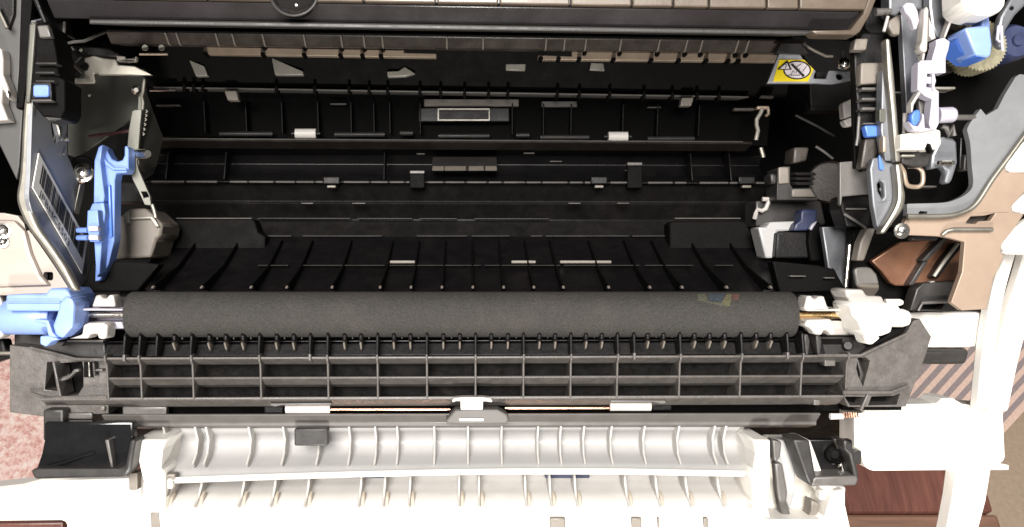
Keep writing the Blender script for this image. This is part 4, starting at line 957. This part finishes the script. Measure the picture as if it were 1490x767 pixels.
part("lower_sheet", G().prism(cr([(1320, 316), (1372, 316), (1399, 312), (1421, 299), (1446, 263), (1464, 238)], 4) + [(1462, 246), (1464, 250), (1495, 252), (1495, 275), (1472, 300), (1474, 308), (1490, 312), (1478, 330), (1458, 355), (1456, 368), (1462, 372), (1446, 405), (1436, 450), (1400, 452), (1384, 440), (1400, 396), (1404, 352), (1380, 346), (1368, 344), (1318, 342), (1312, 332)], .2685, .0025, [[(1407, 322), (1413, 315), (1432, 314), (1449, 310), (1441, 321), (1424, 322), (1420, 326), (1406, 325)]]), PEA, bev=0.0008)
part("bead", G().tube([(1371, 342, .2678), (1378, 336, .2672), (1388, 334, .2672), (1444, 334, .2672)], .0007, 10), STL, bev=0)
part("hole_back", G().box(1402, 306, 1452, 330, .2735, .001), RDG, bev=0)
screw(1313, 336, .2655, 8.5, axis=(0, -.1, 1))
for q in ([(1466, 232), (1474, 222), (1490, 206), (1530, 200), (1530, 252), (1470, 252), (1463, 246)], [(1473, 302), (1480, 292), (1500, 276), (1530, 270), (1530, 312), (1480, 310), (1472, 308)], [(1460, 352), (1480, 330), (1500, 316), (1530, 314), (1530, 372), (1466, 370), (1457, 362)]):
    part("white_insert", G().prism(q, .2700, .004), WHT, bev=0.0010)

t = thing("white_link_lever", "white plastic link lever with a blue insert in the upper right", "lever", (1355, 150, .26))
part("upper_link", G().prism([(1362, 58), (1374, 55), (1382, 61), (1380, 72), (1376, 84), (1376, 106), (1360, 107), (1362, 118), (1359, 128), (1366, 133), (1366, 180), (1362, 188), (1354, 188), (1352, 180), (1356, 144), (1346, 140), (1335, 130), (1336, 92), (1340, 88), (1356, 88), (1358, 80), (1362, 66)], .2580, .004, [[(1349, 107), (1357, 107), (1357, 112), (1349, 112)], [(1348, 121), (1357, 122), (1357, 128), (1348, 127)]]), LIL, bev=0.0007)
part("side_edge", G().box(1357, 106, 1361, 131, .2570, .004), LIL, bev=0.0005)
part("thin_arm", G().prism([(1338, 131), (1341, 134), (1330, 152), (1328, 164), (1326, 164), (1326, 150)], .2585, .003), NAT, bev=0.0004)
part("thin_arm", G().prism([(1387, 6), (1389, 6), (1386, 30), (1376, 55), (1373, 55), (1382, 30)], .2590, .003), NAT, bev=0.0004)
part("window_back", G().prism([(1336, 140), (1346, 136), (1356, 144), (1354, 186), (1340, 186)], .2630, .002), GRY, bev=0.0005)
part("base_clip", G().prism([(1322, 176), (1328, 182), (1336, 184), (1342, 174), (1342, 164), (1345, 168), (1346, 186), (1360, 188), (1340, 192), (1330, 190)], .2575, .004), LIL, bev=0.0006)
part("blue_insert", G().prism([(1326, 168), (1330, 162), (1337, 158), (1340, 164), (1339, 176), (1333, 184), (1327, 180)], .2572, .003), BLS, bev=0.0006, label="dark blue oval insert")
part("boss", G().rev(c(1364, 168, .2625), c(1390, 167, .2625), [(0, .0024), (.8, .0024), (.95, .002), (1, .0015)], 22), LIL, bev=0)
part("rod", G().cyl(c(1388, 171, .266), c(1420, 171, .268), .0009, 12), GRY, bev=0)
part("pull_rod", G().prism([(1345, 14), (1349, 8), (1352, 14), (1351, 50), (1350, 74), (1346, 77), (1340, 74), (1338, 68), (1342, 60), (1344, 40)], .2575, .004), NAT, bev=0.0008)
part("rod_tip", G().prism([(1343, 77), (1347, 77), (1345, 88), (1342, 88)], .2582, .003), NAT, bev=0.0004)
part("pivot_leaf", G().prism([(1354, 30), (1360, 46), (1362, 56), (1356, 58), (1352, 52), (1352, 24)], .2600, .003), NAT, bev=0.0005)
t = thing("cream_mount", "cream white mounting block under the link lever", "block", (1345, 205, .265))
part("block", G().prism([(1311, 195), (1332, 193), (1336, 188), (1360, 187), (1369, 190), (1369.5, 210), (1365, 217), (1352, 218), (1350, 208), (1346, 218), (1311, 218)], .2600, .008), WHD, bev=0.0008)
part("stem", G().cyl(c(1317, 165, .264), c(1316, 194, .264), .0007, 12), NAT, bev=0)
part("dark_prong", G().prism([(1350, 208), (1355, 209), (1359, 222), (1355, 222)], .2592, .003), BLD, bev=0.0004)
part("lower_block", G().prism([(1312, 220), (1346, 219), (1356, 224), (1352, 242), (1330, 243), (1312, 238)], .2660, .006), GRD, bev=0.0006)
part("bar", G().box(1312, 225, 1332, 228, .2635, .004), TRN, bev=0.0003)
t = thing("spring_arm", "dark metal arm with a bright coil spring in the right opening", "arm", (1375, 240, .27))
part("arm", G().prism([(1370, 198), (1386, 200), (1393, 206), (1394, 236), (1390, 250), (1386, 262), (1382, 268), (1374, 266), (1378, 250), (1372, 242), (1354, 247), (1356, 226), (1362, 214)], .2680, .004), STD, bev=0.0008)
part("coil", G().tube([(1367 + k * .75, 237 + (2.6 if k % 2 else -2.6), .2655) for k in range(26)], .00035, 6), CHR, bev=0)
part("coil_end", G().cylx(1365, 1369, 237, .2655, 3, 12), CHR, bev=0); part("coil_end", G().cylx(1384, 1388, 237, .2655, 3, 12), CHR, bev=0)
part("post", G().prism([(1398, 200), (1401, 200), (1400, 246), (1396, 246)], .2695, .004), BLG, bev=0.0004)
part("post", G().prism([(1404, 225), (1411, 222), (1412, 248), (1402, 248)], .2705, .004), GRD, bev=0.0004)
part("hook", G().tube([(1370, 183, .266), (1377, 186, .266), (1380, 196, .266), (1386, 184, .266), (1388, 198, .266)], .0009, 8), GRY, bev=0)
t = thing("opening_back", "dark interior wall behind the curved opening on the right", "wall panel", (1370, 200, .30))
part("panel", G().prism([(1290, 40), (1430, 80), (1500, 70), (1500, 160), (1440, 330), (1290, 330)], .300, .004), BLD, bev=0)
for x0, y0, x1, y1 in ((1360, 126, 1391, 130), (1376, 97, 1386, 106), (1300, 133, 1318, 136), (1330, 270, 1364, 273)):
    part("bracket_edge", G().box(x0, y0, x1, y1, .2750, .006), TRN if y0 in (126,) else GRY, bev=0.0004)
part("slate_strip", G().prism([(1311, 20), (1345, 20), (1338, 90), (1333, 150), (1322, 165), (1320, 195), (1318, 150)], .2720, .003), STD, bev=0.0006)

t = thing("blue_knob", "bright blue faceted plastic knob in the upper right", "plastic knob", (1425, 60, .26))  # blue knob on its stem, in front of the gear
part("face", G().prism([(1404, 42), (1407, 40), (1437, 36), (1441, 40), (1444, 66), (1442, 80), (1438, 84), (1420, 80), (1414, 66)], .2545, .010), BLU, bev=0.0012)
part("facet", G().prism([(1404, 44, .2555), (1416, 70, .2550), (1420, 82, .2550), (1436, 85, .2555), (1428, 89, .2585), (1412, 88, .2595), (1396, 74, .2595), (1389, 60, .2600), (1392, 56, .2600)], .257, .008), BLS, bev=0.0008)
part("stem", G().prism([(1430, 22), (1440, 22), (1442, 42), (1428, 42)], .2565, .006), BLU, bev=0.0007)
t = thing("brush_gear", "olive toothed gear behind the bright blue knob", "gear", (1430, 85, .27))
g = G(); q = c(1428, 66, .268); n = 44; poly = []
for k in range(n * 2):
    r_ = (38 if k % 2 else 35) * ppm(.268); a = 2 * math.pi * k / (2 * n); poly.append(q + Vector((math.cos(a) * r_, math.sin(a) * r_ , 0)))
g.loft(poly, [p_ - Vector((0, 0, .008)) for p_ in poly])
part("gear", g, mat("olive_gear_plastic", (.22, .20, .13), .5, var=.3, vscale=600), bev=0)
part("shaft", G().cyl(q - Vector((0, 0, .02)), q + Vector((0, 0, .001)), .003, 16), GRY, bev=0)
t = thing("white_motor_cap", "overexposed white plastic cap at the top right corner", "cap", (1430, 5, .25))
part("cap", G().prism([(1398, -60), (1470, -60), (1464, 8), (1456, 18), (1444, 22), (1425, 21), (1412, 18), (1402, 8)], .2480, .012), WHT, bev=0.0015)
t = thing("navy_wheel", "navy blue wheel at the right picture edge", "wheel", (1475, 60, .27))
q = c(1474, 62, .272)
part("wheel", G().rev(q - Vector((0, 0, .008)), q + Vector((0, 0, .002)), [(0, .0058), (.8, .0058), (1, .0048)], 32), NVY, bev=0)
part("hub", G().rev(q, q + Vector((0, 0, .003)), [(0, .0022), (1, .0016)], 20), NVY, bev=0)
t = thing("angled_strut", "grey blue metal strut crossing the top right corner", "strut", (1470, 40, .255))
part("strut", G().prism([(1456, 24), (1472, -4), (1500, -20), (1500, 0), (1478, 22), (1464, 44), (1460, 72), (1452, 66), (1450, 50)], .2585, .003), STD, bev=0.0008)
part("wire_clip", G().tube([(1453, 38, .257), (1457, 38, .2565), (1458, 62, .2565), (1459, 74, .257)], .00045, 8), LIL, bev=0)
part("wire_clip", G().tube([(1453, 38, .257), (1451, 58, .257), (1455, 61, .257)], .00045, 8), LIL, bev=0)
part("hole", G().rev(c(1472, 12, .2583), c(1472, 12, .258), [(0, .0006), (1, .0005)], 12), BLD, bev=0)
t = thing("round_housing", "grey beige round housing behind the link lever at the top right", "housing", (1390, 25, .27))
q = c(1385, 18, .276)
part("drum", G().rev(q - Vector((0, 0, .012)), q + Vector((0, 0, .004)), [(0, .0078), (.85, .0078), (1, .0070)], 36), BEI, bev=0)
part("slate_face", G().prism([(1352, -40), (1390, -40), (1388, 8), (1376, 52), (1364, 56), (1356, 40), (1352, 10)], .2640, .004), STD, bev=0.0008)
part("back_drum", G().rev(c(1395, 60, .290), c(1395, 60, .282), [(0, .0085), (1, .0080)], 36), GRY, bev=0)
t = thing("grey_leaf_spring", "pale grey curved leaf at the top beside the pull rod", "leaf spring", (1325, 20, .262))
part("leaf", G().prism([(1314, 8), (1320, 3), (1330, 4), (1336, 16), (1338, 30), (1334, 43), (1330, 42), (1326, 26), (1318, 18)], .2600, .003), LIL, bev=0.0006)
part("rear_leaf", G().prism([(1294, 30), (1306, 22), (1311, 20), (1310, 51), (1300, 50), (1293, 38)], .2660, .003), BEI, bev=0.0006)
part("sleeve", G().cyl(c(1274, 18, .270), c(1296, 17, .270), .0012, 16), GRY, bev=0)
part("slim_pin", G().cyl(c(1292, 24, .266), c(1286, 46, .266), .0005, 10), NAT, bev=0)
part("dark_bracket", G().prism([(1294, -40), (1352, -40), (1350, 20), (1340, 14), (1316, 10), (1304, 24), (1294, 20)], .2690, .006), STD, bev=0.0006)
part("dark_bracket", G().prism([(1264, 10), (1296, 8), (1294, 50), (1266, 50), (1258, 40)], .2790, .008), BLK, bev=0.0006)

# right middle mechanism
t = thing("right_gear_cover", "dull grey stepped gear cover at the right end of the cavity", "cover", (1150, 260, .33))
part("upper_block", G().prism([(1156, 214), (1178, 214), (1174, 234), (1154, 238)], .330, .01), RDG, bev=0.0008)
part("vertical_block", G().prism([(1132, 245), (1140, 242), (1150, 242), (1150, 268), (1154, 274), (1182, 273), (1191, 290), (1190, 292), (1130, 291), (1131, 268)], .3260, .012), GRD, bev=0.0010)
part("side_block", G().prism([(1121, 252), (1131, 254), (1131, 268), (1122, 268)], .3280, .008), GRD, bev=0.0008)
part("light_face", G().prism([(1133, 243), (1148, 243), (1149, 267), (1133, 268)], .3250, .002), BEI, bev=0.0006)
part("light_face", G().prism([(1153, 275), (1180, 274.5), (1188, 287), (1152, 287)], .3250, .002), BEI, bev=0.0006)
for y, w_ in ((253, 30), (260, 28), (267, 26)):
    part("slat", G().ext([(y - 2, .332), (y + 2, .330), (y + 3, .336), (y - 2, .338)], 1158, 1158 + w_, .331), GRD, bev=0.0004)
part("round_cover", G().rev(c(1208, 265, .345), c(1206, 265, .335), [(0, .0085), (.9, .0082), (1, .0074)], 30), RDG, bev=0)
part("diagonal_edge", G().tube([(1187, 213, .328), (1198, 220, .328), (1212, 231, .328)], .0005, 8), GRY, bev=0)
part("diagonal_edge", G().tube([(1158, 168, .34), (1190, 184, .336), (1214, 198, .332)], .0005, 8), GRD, bev=0)
part("base_slab", G().prism([(1100, 292), (1195, 292), (1202, 326), (1178, 330), (1100, 330)], .338, .014), GRD, bev=0.0008)
part("white_tab", G().prism([(1226, 150), (1240, 143), (1243, 168), (1228, 173)], .3100, .004), NAT, bev=0.0006)
part("white_tab", G().prism([(1227, 175), (1243, 169), (1243, 183), (1232, 184)], .3100, .004), NAT, bev=0.0006)
t = thing("end_lever", "small bent metal lever at the right end of the cavity", "lever", (1105, 175, .35))
part("top_plate", G().box(1102, 154, 1120, 158.5, .350, .003), TAN, bev=0.0004)
part("strip", G().tube([(1109, 159, .350), (1106, 166, .350), (1101, 174, .350), (1101, 182, .350), (1103, 190, .349), (1100, 204, .349)], .0008, 8), TRN, bev=0)
part("strip", G().tube([(1118, 158, .350), (1118, 166, .350), (1114, 169, .350)], .0006, 8), TAN, bev=0)
part("clip", G().tube([(1107, 215, .346), (1109, 222, .346), (1111, 229, .346)], .0009, 8), STL, bev=0)
part("upper_tab", G().prism([(1108, 138), (1127, 139), (1126, 143), (1106, 142)], .352, .003), RDG, bev=0.0004)
t = thing("wire_hook", "cream wire hook below the right end of the cavity", "hook", (1112, 300, .34))
part("hook", G().tube([(1109, 290, .335), (1118, 290, .335), (1118.5, 294, .335), (1114, 304, .335), (1109, 307, .335), (1102, 305, .336), (1100, 310, .336), (1098, 318, .337)], .0009, 8), NAT, bev=0)
t = thing("white_gear_case", "grey white plastic case with navy part under the gear cover", "case", (1140, 330, .325))
part("case", G().prism([(1103, 330), (1116, 331), (1120, 323), (1160, 321.5), (1156, 336), (1131, 337), (1128, 352), (1126, 376), (1114, 376)], .3250, .01), WHG, bev=0.0008)
part("navy_part", G().prism([(1166, 308), (1170, 304), (1190, 305), (1189, 320), (1182, 332), (1175, 336), (1154, 336), (1158, 326), (1165, 320)], .3200, .008), NVY, bev=0.0010)
part("dark_box", G().prism([(1131, 338), (1174, 337), (1176, 352), (1178, 376), (1128, 376)], .3215, .008), BLK, bev=0.0007)
part("dark_horn", G().prism([(1178, 336), (1188, 322), (1194, 324), (1200, 336), (1206, 352), (1212, 380), (1180, 380), (1176, 352)], .3190, .008), BLD, bev=0.0007)
part("blade", G().prism([(1178, 333), (1182, 326), (1190, 321), (1186, 328), (1181, 336)], .3170, .002), LIL, bev=0.0004)
t = thing("blue_grey_side_web", "blue grey metal web and thin bright rod behind the white holder", "metal web", (1215, 400, .31))
part("web", G().prism([(1196, 330), (1236, 330), (1230, 424), (1214, 424), (1206, 396)], .3080, .003), STD, bev=0.0005)
part("rod", G().cyl(c(1236, 356, .2905), c(1230.5, 418, .2895), .0007, 12), CHR, bev=0)
part("small_gusset", G().prism([(1213, 390), (1218, 390), (1216, 396)], .3060, .002), GRY, bev=0.0002)
part("knuckle", G().prism([(1216, 419), (1226, 418), (1228, 424), (1222, 428), (1218, 426)], .2955, .004), GRY, bev=0.0004)
t = thing("right_dark_chassis", "black chassis pieces under the right side plate", "chassis", (1250, 320, .30))
part("block", G().prism([(1224, 288), (1232, 284), (1264, 284), (1268, 300), (1266, 330), (1232, 330), (1224, 304)], .292, .01), BLK, bev=0.0007)
part("bright_edge", G().box(1231, 302.5, 1262, 305, .2905, .003), GRY, bev=0.0003)
part("diagonal_edge", G().tube([(1228, 311, .290), (1244, 321, .290), (1260, 332, .290)], .0005, 8), GRY, bev=0)
part("leg", G().prism([(1262, 332), (1275, 332), (1268, 352), (1258, 380), (1246, 380), (1252, 352)], .286, .005), BEI, bev=0.0007)
part("dark_plate", G().prism([(1240, 330), (1300, 338), (1330, 344), (1345, 400), (1340, 452), (1250, 452), (1240, 420)], .299, .005), BLD, bev=0.0006)
part("pin", G().rev(c(1273, 296, .2865), c(1273, 296, .2845), [(0, .0009), (1, .0006)], 12), GRY, bev=0)
part("slot_plate", G().prism([(1326, 344), (1366, 344), (1364, 350), (1328, 350)], .283, .003), GRD, bev=0.0004)
t = thing("brown_reflector", "brown tinted panel with dark slanted rails at the right", "panel", (1335, 400, .29))
part("panel", G().prism([(1268, 380), (1310, 352), (1410, 344), (1412, 400), (1392, 420), (1350, 416), (1304, 416), (1296, 412), (1282, 394)], .2925, .003), mat("copper_brown_sheet", (.17, .08, .045), .35, metal=.3, var=.2, vscale=60), bev=0.0005)
part("rail", G().prism([(1340, 380), (1350, 380), (1386, 342), (1378, 340)], .2885, .005), GRD, bev=0.0005)
part("rail", G().prism([(1330, 415), (1322, 415), (1344, 380), (1352, 380)], .2888, .005), GRD, bev=0.0005)
part("rail", G().prism([(1358, 404), (1366, 405), (1384, 380), (1404, 356), (1396, 352), (1374, 378)], .2880, .005), BLK, bev=0.0005)
part("rail_edge", G().tube([(1359, 402, .2868), (1374, 380, .2868), (1394, 354, .2868)], .0006, 8), TRN, bev=0)
part("lower_channel", G().prism([(1324, 452), (1334, 420), (1344, 412), (1400, 408), (1402, 440), (1392, 454)], .2855, .006, [[(1340, 450), (1345, 443), (1376, 441), (1370, 450)]]), GRD, bev=0.0006)
part("channel_edge", G().tube([(1336, 452, .284), (1342, 441, .284), (1378, 439, .284)], .0005, 8), GRY, bev=0)
part("channel_floor", G().box(1334, 438, 1384, 454, .2890, .001), BLD, bev=0)
part("lug", G().prism([(1353, 410), (1360, 408), (1364, 413), (1358, 416)], .2865, .003), TRN, bev=0.0004)
